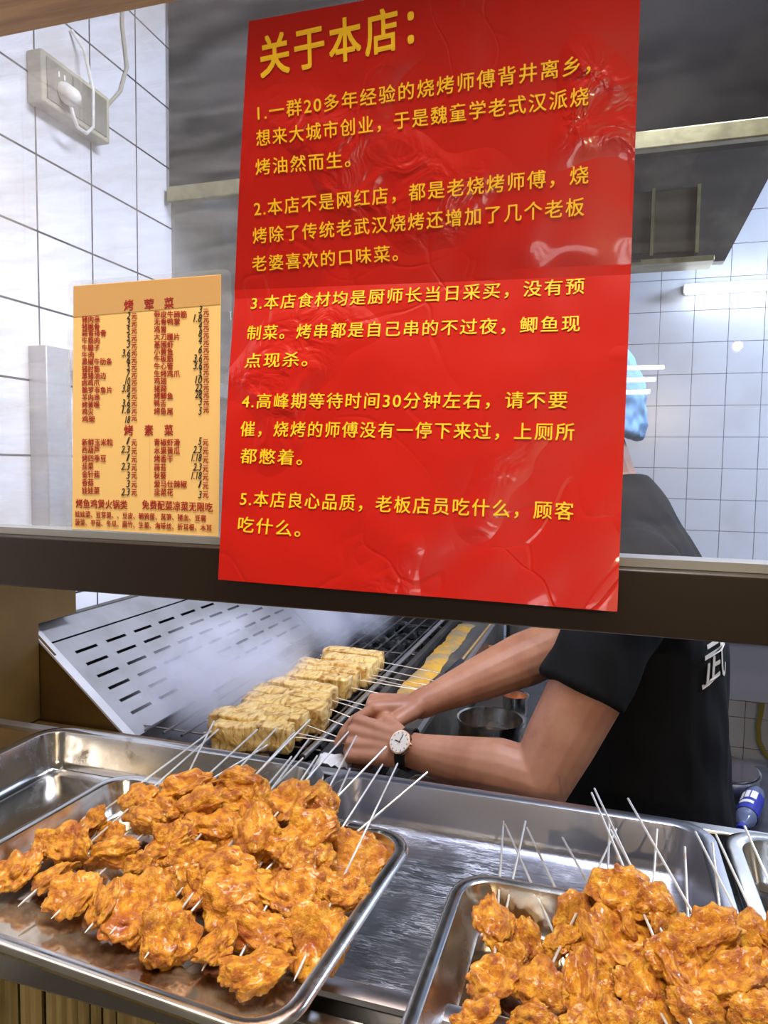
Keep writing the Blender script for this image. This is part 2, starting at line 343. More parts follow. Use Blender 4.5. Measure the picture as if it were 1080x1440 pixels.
def mat_glass(name, smear, gl):
    mt = bpy.data.materials.new(name); mt.use_nodes = True; nt = mt.node_tree
    for n in list(nt.nodes):
        if n.type != 'OUTPUT_MATERIAL': nt.nodes.remove(n)
    out = nt.nodes['Material Output']
    tr = nt.nodes.new('ShaderNodeBsdfTransparent'); gs = nt.nodes.new('ShaderNodeBsdfGlossy'); gs.inputs['Roughness'].default_value = .0
    df = nt.nodes.new('ShaderNodeBsdfTranslucent'); df.inputs['Color'].default_value = (.9, .88, .85, 1)
    df2 = nt.nodes.new('ShaderNodeBsdfDiffuse'); df2.inputs['Color'].default_value = (.75, .72, .66, 1)
    md = nt.nodes.new('ShaderNodeMixShader'); md.inputs[0].default_value = .5; nt.links.new(df.outputs[0], md.inputs[1]); nt.links.new(df2.outputs[0], md.inputs[2])
    fr = nt.nodes.new('ShaderNodeFresnel'); ge = nt.nodes.new('ShaderNodeNewGeometry'); mi = nt.nodes.new('ShaderNodeMapRange'); mi.inputs['To Min'].default_value = 1.45; mi.inputs['To Max'].default_value = 1/1.45
    nt.links.new(ge.outputs['Backfacing'], mi.inputs['Value']); nt.links.new(mi.outputs[0], fr.inputs['IOR'])
    mf = nt.nodes.new('ShaderNodeMath'); mf.operation = 'MULTIPLY'; mf.inputs[1].default_value = gl; nt.links.new(fr.outputs[0], mf.inputs[0])
    tc = nt.nodes.new('ShaderNodeTexCoord'); mp = nt.nodes.new('ShaderNodeMapping'); mp.inputs['Rotation'].default_value = (0, -.45, 0); mp.inputs['Scale'].default_value = (2.2, 1, 14)
    n = nt.nodes.new('ShaderNodeTexNoise'); n.inputs['Scale'].default_value = 2.6; n.inputs['Detail'].default_value = 8; n.inputs['Roughness'].default_value = .65; n.inputs['Distortion'].default_value = .4
    nt.links.new(tc.outputs['Object'], mp.inputs[0]); nt.links.new(mp.outputs[0], n.inputs['Vector'])
    mr = nt.nodes.new('ShaderNodeMapRange'); mr.inputs['From Min'].default_value = .40; mr.inputs['From Max'].default_value = .75; mr.inputs['To Min'].default_value = smear*.25; mr.inputs['To Max'].default_value = smear
    sx = nt.nodes.new('ShaderNodeSeparateXYZ'); nt.links.new(tc.outputs['Object'], sx.inputs[0])
    gx = nt.nodes.new('ShaderNodeMapRange'); gx.inputs['From Min'].default_value = -.75; gx.inputs['From Max'].default_value = .1; gx.inputs['To Min'].default_value = 1.25; gx.inputs['To Max'].default_value = .12
    nt.links.new(sx.outputs['X'], gx.inputs['Value'])
    gm = nt.nodes.new('ShaderNodeMath'); gm.operation = 'MULTIPLY'; nt.links.new(gx.outputs[0], gm.inputs[1])
    nt.links.new(n.outputs['Fac'], mr.inputs['Value'])
    m1 = nt.nodes.new('ShaderNodeMixShader'); m2 = nt.nodes.new('ShaderNodeMixShader')
    nt.links.new(mr.outputs[0], gm.inputs[0]); nt.links.new(gm.outputs[0], m1.inputs[0]); nt.links.new(tr.outputs[0], m1.inputs[1]); nt.links.new(md.outputs[0], m1.inputs[2])
    nt.links.new(mf.outputs[0], m2.inputs[0]); nt.links.new(m1.outputs[0], m2.inputs[1]); nt.links.new(gs.outputs[0], m2.inputs[2])
    nt.links.new(m2.outputs[0], out.inputs['Surface'])
    return mt
M['glass'] = mat_glass('greasy_glass', .28, 1.0)
M['film'] = mat_glass('lamination_film', .22, .8)

def mat_smoke(dens, sc, seed):
    mt = bpy.data.materials.new('smoke'); mt.use_nodes = True; nt = mt.node_tree
    for n in list(nt.nodes):
        if n.type != 'OUTPUT_MATERIAL': nt.nodes.remove(n)
    out = nt.nodes['Material Output']
    pv = nt.nodes.new('ShaderNodeVolumePrincipled'); pv.inputs['Color'].default_value = (.88, .90, 1, 1); pv.inputs['Anisotropy'].default_value = .1  # blue tint of the light is put into the smoke colour
    tc = nt.nodes.new('ShaderNodeTexCoord')
    mp = nt.nodes.new('ShaderNodeMapping'); mp.inputs['Location'].default_value = (-1, -1, -1); mp.inputs['Scale'].default_value = (2, 2, 2)
    nt.links.new(tc.outputs['Generated'], mp.inputs[0])
    ln = nt.nodes.new('ShaderNodeVectorMath'); ln.operation = 'LENGTH'; nt.links.new(mp.outputs[0], ln.inputs[0])
    m1 = nt.nodes.new('ShaderNodeMapRange'); m1.interpolation_type = 'SMOOTHSTEP'; m1.inputs['From Min'].default_value = 1.0; m1.inputs['From Max'].default_value = .15
    nt.links.new(ln.outputs['Value'], m1.inputs['Value'])
    n = nt.nodes.new('ShaderNodeTexNoise'); n.noise_dimensions = '4D'; n.inputs['W'].default_value = seed; n.inputs['Scale'].default_value = sc; n.inputs['Detail'].default_value = 4; n.inputs['Distortion'].default_value = .6
    nt.links.new(tc.outputs['Object'], n.inputs['Vector'])
    m2 = nt.nodes.new('ShaderNodeMapRange'); m2.interpolation_type = 'SMOOTHSTEP'; m2.inputs['From Min'].default_value = .42; m2.inputs['From Max'].default_value = .66; m2.inputs['To Max'].default_value = dens
    nt.links.new(n.outputs['Fac'], m2.inputs['Value'])
    mu = nt.nodes.new('ShaderNodeMath'); mu.operation = 'MULTIPLY'; nt.links.new(m1.outputs[0], mu.inputs[0]); nt.links.new(m2.outputs[0], mu.inputs[1])
    nt.links.new(mu.outputs[0], pv.inputs['Density']); nt.links.new(pv.outputs[0], out.inputs['Volume'])
    return mt

# ------------------------------------------------------------------ setting
def struct(o): o['kind'] = 'structure'; return o
struct(MB().box((-1.6, -2.2, -.1), (2.2, 2.7, 0)).build('floor', M['floor'], smooth=False))
struct(MB().box((-1.15, .2, 0), (-1.05, 2.7, 2.8)).build('wall_left', M['tile_l'], smooth=False))
struct(MB().box((-1.15, 2.6, 0), (2.2, 2.7, 2.8)).build('wall_back', M['tile_b'], smooth=False))
struct(MB().box((2.1, .7, 0), (2.2, 2.6, 2.8)).build('wall_right', M['plaster'], smooth=False))
struct(MB().box((-1.15, .7, 2.8), (2.2, 2.7, 2.9)).build('ceiling', M['plaster'], smooth=False))
# steel cladding of the left wall under the hood
struct(MB().box((-1.05, 1.575, .9), (-1.042, 2.6, 2.3)).build('trim_1', mat('wall_cladding', (.40, .39, .37, 1), .45, .55, col2=(.26, .24, .2, 1), nscale=4, bump=.06), smooth=False))

struct(MB().box((-1.15, .715, 2.451), (2.2, .76, 2.9)).build('light_block_wall', M['plaster'], smooth=False))  # unseen fascia added to keep the awning light off the hood
# serving window: dark rail, thin bead, greasy pane
win = struct(empty('window_1', (0, .73, 1.34)))
MB().box((-1.05, .70, 1.34), (1.2, .765, 1.403)).build('window_rail', M['darkbar'], win, bevel=.002)
MB().box((-1.05, .718, 1.4035), (1.2, .752, 1.412)).build('glazing_bead', M['bead'], win, smooth=False)
MB().box((-1.05, .730, 1.409), (1.2, .736, 2.45)).build('pane', M['glass'], win, smooth=False)
bm_ = empty('wooden_beam', (-.5, .69, 2.013), 'warm brown wooden beam across the top of the serving window', 'beam')
MB().box((-1.05, .66, 2.016), (.9, .725, 2.075)).build('beam_board', M['wood'], bm_, bevel=.003)
mbt = MB()
for k in range(86):
    x = -1.0 + k*.022 + random.uniform(-.004, .004)
    mbt.tube([(x, .60 + random.uniform(-.01, .01), 2.085), (x + random.uniform(.0, .03), .69, 2.09), (x + .02, .73, 2.15)], .006, 6)
mbt.build('thatch', M['wood'], bm_)

# frame on the left wall + brown side panel under the rail
fr = empty('steel_corner_frame', (-1.03, 1.14, 1.37), 'grey steel box frame standing on the tiled wall beside the menu card', 'frame')
MB().box((-1.05, 1.10, 1.36), (-1.008, 1.165, 1.715)).build('post', M['screen'], fr, bevel=.002)
MB().box((-1.05, 1.165, 1.675), (-1.008, 1.9, 1.715)).build('cross_beam', M['screen'], fr, bevel=.002)
MB().prism([(.78, 1.047), (.95, 1.047), (.95, 1.007), (1.06, 1.007), (1.06, 1.19), (1.16, 1.19), (1.16, 1.36), (.78, 1.36)], 'x', -1.049, -1.0).build('side_panel', M['brownsteel'], bevel=.002)
tag(bpy.data.objects['side_panel'], 'brown metal side panel left of the grill below the window rail', 'panel')
bpy.data.objects['side_panel'].name = 'metal_side_panel'

# range hood
hd = empty('range_hood', (0, 1.55, 2.1), 'dark greasy range hood with a yellowish front lip above the grill', 'range hood')
MB().prism([(1.552, 2.17), (1.562, 2.17), (1.562, 2.79), (1.552, 2.79)], 'x', -1.04, 1.6).build('hood_front', M['hooddark'], hd, smooth=False)
MB().box((-1.04, 1.54, 2.134), (1.6, 1.565, 2.170)).build('front_lip', M['lip'], hd, bevel=.003)
MB().prism([(-1.04, 2.12), (.336, 2.12), (.56, 2.60), (-1.04, 2.60)], 'y', 2.36, 2.40).build('back_plate', M['sooty'], hd, smooth=False)
MB().prism([(1.57, 2.56), (2.38, 2.44), (2.38, 2.47), (1.57, 2.62)], 'x', -1.04, .48).build('top_plate', M['sooty'], hd, smooth=False)
for k in range(6):
    x0 = -.50 + k*.1265
    p = MB().box((x0, 2.335, 2.15), (x0 + .115, 2.355, 2.335)).build('baffle_filter', M['filter'], hd, bevel=.003)
    MB().box((x0 + .116, 2.325, 2.14), (x0 + .1255, 2.36, 2.34)).build('filter_rail', M['lip'], hd, smooth=False)
MB().box((-1.04, 2.30, 2.108), (.30, 2.40, 2.124)).build('grease_gutter', M['lip'], hd, bevel=.002)
MB().box((.07, 2.28, 2.118), (.095, 2.302, 2.138)).build('gutter_clip', M['black'], hd)
# tube light on the back wall
tl = empty('tube_light', (.55, 2.57, 2.07), 'lit white tube lamp on the tiled back wall under the hood', 'lamp')
MB().box((.245, 2.575, 2.078), (1.2, 2.6, 2.108)).build('fixture', M['white'], tl, bevel=.002)
MB().tube([(.25, 2.555, 2.086), (1.2, 2.555, 2.086)], .017, 16).build('tube', M['tube'], tl)

# socket
so = empty('wall_socket', (-1.05, 1.2, 2.2), 'grease stained socket box with a plugged in cable on the white tiled wall', 'socket')
MB().box((-1.049, 1.11, 2.165), (-1.015, 1.30, 2.26)).build('socket_box', M['cream'], so, bevel=.003)
MB().box((-1.0152, 1.122, 2.175), (-1.013, 1.288, 2.25)).build('face_plate', mat('stained_plate', (.24, .21, .15, 1), .5, col2=(.15, .13, .09, 1), nscale=14), so, smooth=False)
for y in (1.150, 1.165):
    MB().box((-1.0132, y, 2.228), (-1.0125, y + .004, 2.238)).build('contact_slot', M['white'], so, smooth=False)
MB().box((-1.0132, 1.188, 2.18), (-1.0122, 1.190, 2.246)).build('plate_seam', M['ink'], so, smooth=False)
pg = empty('power_plug', (-1.01, 1.165, 2.19), 'white plug with a looping cable in the stained wall socket', 'plug')
MB().capsule((-1.012, 1.165, 2.205), (-.995, 1.165, 2.195), .019, .017).build('plug_body', M['white'], pg)
MB().tube([(-1.0, 1.165, 2.19), (-.998, 1.17, 2.165), (-1.0, 1.185, 2.148), (-1.004, 1.215, 2.15), (-1.01, 1.242, 2.175), (-1.013, 1.247, 2.25), (-1.03, 1.243, 2.33), (-1.045, 1.225, 2.36)], .0035, 8).build('cable', M['white'], pg)
cb = MB().tube([(-1.044, 1.30, 2.245), (-1.045, 1.33, 2.262), (-1.045, 1.375, 2.315), (-1.045, 1.40, 2.38), (-1.045, 1.385, 2.46), (-1.045, 1.39, 2.6)], .004, 8).build('wall_cable', mat('stained_cable', (.40, .37, .28, 1), .5))
tag(cb, 'dusty grey cable running up the tiled wall from the socket box', 'cable')

# ------------------------------------------------------------------ text
_tc = {}
def text_mesh(body, offset=0.0, shear=0.0, space=1.0):
    k = (body, offset, shear, space)
    if k not in _tc:
        c = bpy.data.curves.new('t', 'FONT'); c.body = body; c.offset = offset; c.shear = shear; c.resolution_u = 3; c.space_character = space
        o = bpy.data.objects.new('t', c); COL.objects.link(o)
        me = bpy.data.meshes.new_from_object(o.evaluated_get(bpy.context.evaluated_depsgraph_get()))
        v = [(p.co.x, p.co.y) for p in me.vertices]; f = [tuple(p.vertices) for p in me.polygons]
        bpy.data.objects.remove(o); bpy.data.curves.remove(c); bpy.data.meshes.remove(me)
        _tc[k] = (v, f)
    return _tc[k]
def put_text(mb, body, p0, p1, h, surf, offset=.012, shear=0.0, space=1.0):
    """line of writing from p0 to p1 (x, z at the baseline), letter height h, laid on surf(x, z) and strike depth -> point"""
    v, f = text_mesh(body, 0.0, shear, space)
    x0 = min(a[0] for a in v); x1 = max(a[0] for a in v)
    for kk, (ox, oy) in enumerate(((-offset, -offset), (offset, -offset), (offset, offset), (-offset, offset))):   # four close strikes make the bold stroke
        vs = []
        for a, b in v:
            t = (a + ox - x0) / (x1 - x0)
            vs.append(surf(p0[0] + (p1[0]-p0[0])*t, p0[1] + (p1[1]-p0[1])*t + (b + oy + .1) * h, kk * .00012))
        mb.add(vs, f)

# ------------------------------------------------------------------ red poster
PZ = [(1.30, .645), (1.365, .654), (1.405, .662), (1.60, .702), (1.688, .725), (1.80, .713), (2.05, .692)]
def poster_y(z):
    for (a, ya), (b, yb) in zip(PZ, PZ[1:]):
        if z <= b: return ya + (yb - ya) * (z - a) / (b - a)
    return PZ[-1][1]
def poster_yn(x, z):
    return poster_y(z) + .0022*noise.noise(Vector((x*7, z*7, 3)))
def on_poster(x, y):
    Y = .70
    for _ in range(6):
        p = at_y(x, y, Y); Y = poster_y(p.z)
    return at_y(x, y, Y)
ps = empty('shop_notice_poster', (-.18, .70, 1.36), 'large glossy red poster with yellow writing hanging over the glass and rail', 'poster')
tl_, tr_, fl_, fr_, bl_, br_ = [on_poster(*p) for p in ((350, 30), (903, -72), (330, 408), (887, 386), (307, 815), (868, 860))]
gv, gf = [], []
NU, rows = 48, []
for a, b, c, d, n in ((tl_, tr_, fl_, fr_, 28), (fl_, fr_, bl_, br_, 32)):
    for i in range(n + (1 if a is fl_ else 0)):
        t = i / n; L = a.lerp(c, t); R_ = b.lerp(d, t); row = []
        for j in range(NU + 1):
            p = L.lerp(R_, j/NU); p.y = poster_yn(p.x, p.z); row.append(p)
        rows.append(row)
mbp = MB(); mbp.loft(rows, False, False, closed=False)
mbp.build('poster_sheet', M['poster'], ps, angle=5)
LINES = [("关于本店：", (368, 112), (582, 67), .043, .024),
 ("1.一群20多年经验的烧烤师傅背井离乡，", (364, 172), (830, 104), .0178, .012),
 ("想来大城市创业，于是魏童学老式汉派烧", (362, 208), (827, 149), .0178, .012),
 ("烤油然而生。", (361, 248), (493, 236), .0176, .012),
 ("2.本店不是网红店，都是老烧烤师傅，烧", (359, 306), (827, 259), .0178, .012),
 ("烤除了传统老武汉烧烤还增加了几个老板", (357, 344), (821, 304), .0178, .012),
 ("老婆喜欢的口味菜。", (356, 383), (560, 368), .0176, .012),
 ("3.本店食材均是厨师长当日采买，没有预", (353, 437), (821, 414), .0178, .012),
 ("制菜。烤串都是自己串的不过夜，鲫鱼现", (347, 479), (815, 467), .0178, .012),
 ("点现杀。", (344, 518), (432, 516), .0176, .012),
 ("4.高峰期等待时间30分钟左右，请不要", (340, 575), (797, 575), .0178, .012),
 ("催，烧烤的师傅没有一停下来过，上厕所", (338, 614), (807, 620), .0178, .012),
 ("都憋着。", (338, 652), (424, 655), .0176, .012),
 ("5.本店良心品质，老板店员吃什么，顾客", (338, 712), (806, 732), .0178, .012),
 ("吃什么。", (335, 748), (422, 756), .0176, .012)]
mt_ = MB()
for body, a, b, h, off in LINES:
    A, B = on_poster(*a), on_poster(*b)
    put_text(mt_, body, (A.x, A.z), (B.x, B.z), h, lambda x, z, k: (x, poster_yn(x, z) - .0007 - k, z), off*.75, 0.0, 1.17)
mt_.build('poster_lettering', M['yellow'], ps, smooth=False)

# ------------------------------------------------------------------ laminated menu card
mc = empty('laminated_menu', (-.515, .72, 1.395), 'small laminated yellow price list with red writing on the glass left of the poster', 'menu')
MY = .722
def on_menu(u, v):       # u, v in the pixels of the card seen straight on (0..913, 0..1440)
    p = at_y(80 + u*260/913, 370 + v*410/1440, MY); return p
c4 = [on_menu(*p) for p in ((58, 92), (858, 28), (862, 1400), (50, 1375))]
mbs = MB(); n = 10; ring = []
for k, cc in enumerate(c4):
    pv, nx = c4[k-1], c4[(k+1) % 4]
    a = (pv - cc).normalized()*.01; b = (nx - cc).normalized()*.01
    for i in range(n): 
        t = i/(n-1); ring.append(cc + a*(1-t)**2 + b*t**2)
mbs.add([p + Vector((0, .0012, 0)) for p in ring] + [p - Vector((0, .0012, 0)) for p in ring],
        [tuple(range(len(ring))), tuple(range(len(ring), 2*len(ring)))[::-1]] + [(i, i+len(ring), (i+1) % len(ring)+len(ring), (i+1) % len(ring)) for i in range(len(ring))])
mbs.build('plastic_sleeve', M['film'], mc, smooth=False)
q = [on_menu(*p) for p in ((88, 115), (815, 58), (803, 1350), (82, 1312))]
off = Vector((0, -.0018, 0))
MB().add([p + off for p in q] + [p + off - Vector((0, .0003, 0)) for p in q], [(0,1,2,3), (7,6,5,4), (0,4,5,1), (1,5,6,2), (2,6,7,3), (3,7,4,0)]).build('price_sheet', M['menu'], mc, smooth=False)
q2 = [on_menu(*p) for p in ((89, 118), (814, 62), (812, 205), (88, 268))]
MB().add([p + off*1.3 for p in q2] + [p + off*1.3 - Vector((0, .0002, 0)) for p in q2], [(0,1,2,3), (7,6,5,4), (0,4,5,1), (1,5,6,2), (2,6,7,3), (3,7,4,0)]).build('tan_band', M['tan_strip'], mc, smooth=False)  # darker tan strip across the top of the price sheet
mr_, mk_ = MB(), MB()
surf = lambda x, z, k: (x, MY - .0026 - k, z)
def mline(mb, body, u0, v0, u1, v1, h, offset=.012, shear=0.0):
    A, B = on_menu(u0, v0), on_menu(u1, v1)
    put_text(mb, body, (A.x, A.z), (B.x, B.z), h*.205/727, surf, offset, shear)
for body, u0, u1, v, dv in (("烤", 340, 385, 240, -4), ("荤", 440, 485, 236, -4), ("菜", 538, 583, 230, -4), ("烤", 340, 383, 853, 0), ("素", 440, 482, 853, 0), ("菜", 538, 580, 853, 0)):
    mline(mr_, body, u0, v, u1, v + dv, 48, .02)
colL = [("猪肉串", 218, 296, "2", 284, 267), ("猪脆骨", 218, 332, "3", 318, 303), ("蒜香排骨", 250, 364, "5", 353, 338), ("牛筋肉", 218, 400, "5", 392, 375), ("牛腱子", 218, 436, "3", 425, 410),
 ("牛肉", 190, 471, "3.6", 468, 446), ("黑椒牛肋条", 280, 504, "6", 502, 482), ("猪肘筋", 218, 540, "5", 535, 517), ("黑猪油边", 250, 574, "7", 570, 553), ("卤鸡爪", 218, 608, "10", 606, 588),
 ("脆罗非鱼片", 280, 644, "3.8", 642, 623), ("羊肉串", 218, 680, "4", 678, 659), ("烤黄喉", 218, 716, "3.6", 714, 695), ("鸡尖", 188, 750, "1.6", 748, 731), ("鸡架", 195, 787, "18", 796, 768)]
for nm, u1, v, pr, pv, yv in colL:
    mline(mr_, nm, 132, v, u1, v, 30, .015); mline(mr_, "元", 375, yv + 15, 402, yv + 13, 30, .015)
    wd = {1: 18, 2: 26, 3: 42}[len(pr)]; mline(mk_, pr, 370 - wd, pv, 370, pv, 44, .008, .3)
colR = [("带皮牛蹄筋", 648, 272, "3", 256, 246), ("无骨鸭掌", 614, 308, "1.8", 298, 283), ("鸡胃", 546, 346, "4", 335, 320), ("大刀腰片", 612, 382, "8", 372, 357), ("基围虾", 582, 420, "4", 408, 393),
 ("小黄鱼", 580, 455, "6", 452, 431), ("牛板筋", 580, 490, "3.6", 495, 468), ("牛心管", 580, 527, "3.6", 531, 506), ("生烤鸡爪", 614, 564, "5", 565, 541), ("鸡翅", 548, 600, "10", 600, 579),
 ("猪蹄", 548, 638, "22", 640, 617), ("烤鲫鱼", 580, 673, "28", 672, 653), ("鸭舌", 546, 710, "3", 708, 690), ("烤鱼尾", 580, 748, "5", 755, 727)]
for nm, u1, v, pr, pv, yv in colR:
    mline(mr_, nm, 487, v, u1, v + 1, 30, .015); mline(mr_, "元", 729, yv + 15, 757, yv + 14, 30, .015)
    wd = {1: 18, 2: 36, 3: 44}[len(pr)]; mline(mk_, pr, 724 - wd, pv, 724, pv, 44, .008, .3)
for nm, u1, v, pr, pv, yv in [("新鲜玉米粒", 284, 903, "1", 900, 888), ("西葫芦", 218, 940, "2.3", 942, 930), ("烤四季豆", 250, 982, "1", 982, 970), ("韭菜", 188, 1020, "2.3", 1026, 1011),
        ("金针菇", 218, 1060, "3", 1070, 1050), ("香菇", 188, 1100, "3", 1112, 1093), ("娃娃菜", 218, 1140, "2.3", 1152, 1133)]:
    mline(mr_, nm, 132, v, u1, v, 33, .015); mline(mr_, "元", 375, yv + 15, 402, yv + 16, 32, .015)
    wd = {1: 18, 3: 44}[len(pr)]; mline(mk_, pr, 368 - wd, pv, 368, pv, 44, .008, .3)
for nm, u1, v, pr, pv, yv in [("青椒虾滑", 614, 903, "5", 903, 888), ("水果黄瓜", 614, 944, "2.3", 944, 930), ("烤香干", 580, 984, "1.18", 984, 973), ("蒜苔", 546, 1026, "2.3", 1030, 1017),
        ("秋葵", 546, 1066, "1.18", 1072, 1058), ("爱马仕辣椒", 648, 1108, "1", 1114, 1101), ("韭菜花", 580, 1148, "3", 1166, 1145)]:
    mline(mr_, nm, 487, v, u1, v + 2, 33, .015); mline(mr_, "元", 726, yv + 15, 754, yv + 16, 32, .015)
    wd = {1: 18, 3: 44, 4: 52}[len(pr)]; mline(mk_, pr, 722 - wd, pv, 722, pv, 44, .008, .3)
mline(mr_, "烤鱼鸡煲火锅类", 102, 1208, 355, 1216, 42, .015); mline(mr_, "免费配菜凉菜无限吃", 428, 1215, 775, 1230, 42, .015)
mline(mr_, "娃娃菜、豆芽菜、、豆皮、鹌鹑蛋、莴笋、猪血、豆腐", 98, 1254, 742, 1276, 30, .012)
mline(mr_, "菠菜、平菇、冬瓜、腐竹、生菜、海带丝、折耳根、木耳", 98, 1294, 770, 1324, 30, .012)
for u, a, b in ((470, 252, 598), (467, 862, 1145)):
    A, B = on_menu(u - 1.5, a), on_menu(u + 1.5, b)
    mr_.add([(A.x, MY - .0034, A.z), (B.x, MY - .0034, A.z), (B.x, MY - .0034, B.z), (A.x, MY - .0034, B.z)], [(0, 1, 2, 3)])
mr_.build('printed_lettering', M['menured'], mc, smooth=False)
mk_.build('handwritten_lettering', M['ink'], mc, smooth=False)

# ------------------------------------------------------------------ counter, pans, trays
def rrect(w_, h_, r, z, n=7):
    pts = []
    for cx, cy, a0 in ((w_/2 - r, h_/2 - r, 0), (-w_/2 + r, h_/2 - r, PI/2), (-w_/2 + r, -h_/2 + r, PI), (w_/2 - r, -h_/2 + r, 1.5*PI)):
        for k in range(n):
            a = a0 + PI/2*k/(n-1); pts.append((cx + r*math.cos(a), cy + r*math.sin(a), z))
    return pts
def dish(w_, h_, r, depth, rim, slope, lip=.006):
    prof = [(.0015, -lip), (-.0005, -lip*.5), (.0008, .0005), (.004, .0016), (rim - .004, .0016), (rim - .0012, .0004), (rim, -.004), (rim + slope*.75, -depth + .016), (rim + slope, -depth + .007), (rim + slope + .006, -depth + .0015), (rim + slope + .014, -depth)]
    mb = MB(); mb.loft([rrect(w_ - 2*i, h_ - 2*i, max(r - i*.75, .008), z) for i, z in prof], False, True)
    return mb
ct = empty('serving_counter', (0, .7, 0), 'stainless serving counter with bamboo front under the chicken trays', 'counter')
MB().box((-1.04, .515, 0), (1.3, .93, .975)).build('counter_body', M['brushed'], ct, smooth=False)
MB().box((-1.04, .497, 1.012), (1.3, .512, 1.050)).build('front_rail', M['pan'], ct, bevel=.002)
MB().box((-1.04, .925, .975), (1.3, .945, 1.052)).build('back_rail', M['brushed'], ct, bevel=.003)
MB().box((-1.04, .515, .975), (-.865, .93, 1.045)).build('end_ledge', M['brownsteel'], ct, bevel=.002)
MB().box((-1.04, .946, .94), (-.52, 1.058, 1.005)).build('rear_ledge', M['brownsteel'], ct, bevel=.002)
mbb = MB()
for k in range(150):
    x = -1.0 + k*.0135
    mbb.tube([(x + random.uniform(-.002, .002), .506, .02), (x + random.uniform(-.002, .002), .506 + random.uniform(-.002, .002), 1.012)], .0062 + random.uniform(-.001, .001), 7)
mbb.build('bamboo_front', M['bamboo'], ct)
def mat_scratched():
    mt = mat('scratched_pan', (.50, .50, .54, 1), .24, 1, bump=.08, bscale=22); nt = mt.node_tree; b = nt.nodes['Principled BSDF']
    tc = nt.nodes.new('ShaderNodeTexCoord'); last = None
    for rot in (.3, 1.2, 2.3):
        m1 = nt.nodes.new('ShaderNodeMapping'); m1.inputs['Rotation'].default_value = (0, 0, rot); m1.inputs['Scale'].default_value = (9, 110, 60)
        n = nt.nodes.new('ShaderNodeTexNoise'); n.inputs['Scale'].default_value = 1.5; n.inputs['Detail'].default_value = 2; n.inputs['Distortion'].default_value = 1.2
        nt.links.new(tc.outputs['Object'], m1.inputs[0]); nt.links.new(m1.outputs[0], n.inputs['Vector'])
        sb = nt.nodes.new('ShaderNodeMath'); sb.operation = 'SUBTRACT'; sb.inputs[1].default_value = .5; nt.links.new(n.outputs['Fac'], sb.inputs[0])
        ab = nt.nodes.new('ShaderNodeMath'); ab.operation = 'ABSOLUTE'; nt.links.new(sb.outputs[0], ab.inputs[0])
        mr = nt.nodes.new('ShaderNodeMapRange'); mr.inputs['From Min'].default_value = .022; mr.inputs['From Max'].default_value = .004; nt.links.new(ab.outputs[0], mr.inputs['Value'])
        if last is None: last = mr.outputs[0]
        else:
            mx = nt.nodes.new('ShaderNodeMath'); mx.operation = 'MAXIMUM'; nt.links.new(last, mx.inputs[0]); nt.links.new(mr.outputs[0], mx.inputs[1]); last = mx.outputs[0]
    # knife and tong scratches lie on the pan floor, thicker in some places
    sp = nt.nodes.new('ShaderNodeSeparateXYZ'); nt.links.new(tc.outputs['Object'], sp.inputs[0])
    zf = nt.nodes.new('ShaderNodeMapRange'); zf.inputs['From Min'].default_value = 1.012; zf.inputs['From Max'].default_value = 1.004; nt.links.new(sp.outputs['Z'], zf.inputs['Value'])
    pn = nt.nodes.new('ShaderNodeTexNoise'); pn.inputs['Scale'].default_value = 11; nt.links.new(tc.outputs['Object'], pn.inputs['Vector'])
    pm = nt.nodes.new('ShaderNodeMapRange'); pm.inputs['From Min'].default_value = .38; pm.inputs['From Max'].default_value = .65; nt.links.new(pn.outputs['Fac'], pm.inputs['Value'])
    for q in (zf, pm):
        mq = nt.nodes.new('ShaderNodeMath'); mq.operation = 'MULTIPLY'; nt.links.new(last, mq.inputs[0]); nt.links.new(q.outputs[0], mq.inputs[1]); last = mq.outputs[0]
    m2 = nt.nodes.new('ShaderNodeMapRange'); m2.inputs['To Min'].default_value = .30; m2.inputs['To Max'].default_value = .7; nt.links.new(last, m2.inputs['Value'])
    nt.links.new(m2.outputs[0], b.inputs['Roughness'])
    cx = nt.nodes.new('ShaderNodeMix'); cx.data_type = 'RGBA'; cx.inputs['A'].default_value = (.50, .50, .54, 1); cx.inputs['B'].default_value = (.92, .92, .95, 1)
    nt.links.new(last, cx.inputs['Factor']); nt.links.new(cx.outputs['Result'], b.inputs['Base Color'])
    return mt
M['scratched'] = mat_scratched()
M['dirty'] = mat('dirty_pan', (.60, .58, .55, 1), .16, 1, col2=(.20, .16, .12, 1), nscale=16, lo=.55, hi=.7, rough2=.4, detail=8, bump=.08, bscale=20)
def pan(x0, x1, y0, y1, label, mt, depth=.058):
    cx, cy = (x0+x1)/2, (y0+y1)/2
    mb = dish(x1-x0, y1-y0, .045, depth, .02, .012)
    mb.v = [(a+cx, b+cy, c+1.06) for a, b, c in mb.v]
    o = mb.build('steel_pan', mt, smooth=True, solid=.0012, angle=50)
    return tag(o, label, 'pan', 'steel pans sunk into the counter')
pan(-.855, -.357, .52, .93, 'empty steel pan with dark residue at the left end of the counter', M['dirty'])
pan(-.352, .146, .52, .925, 'steel pan with scratched floor between the two chicken trays', M['scratched'])
pan(.152, .65, .52, .92, 'steel pan at the right edge of the counter beside the bottle', M['pan'])
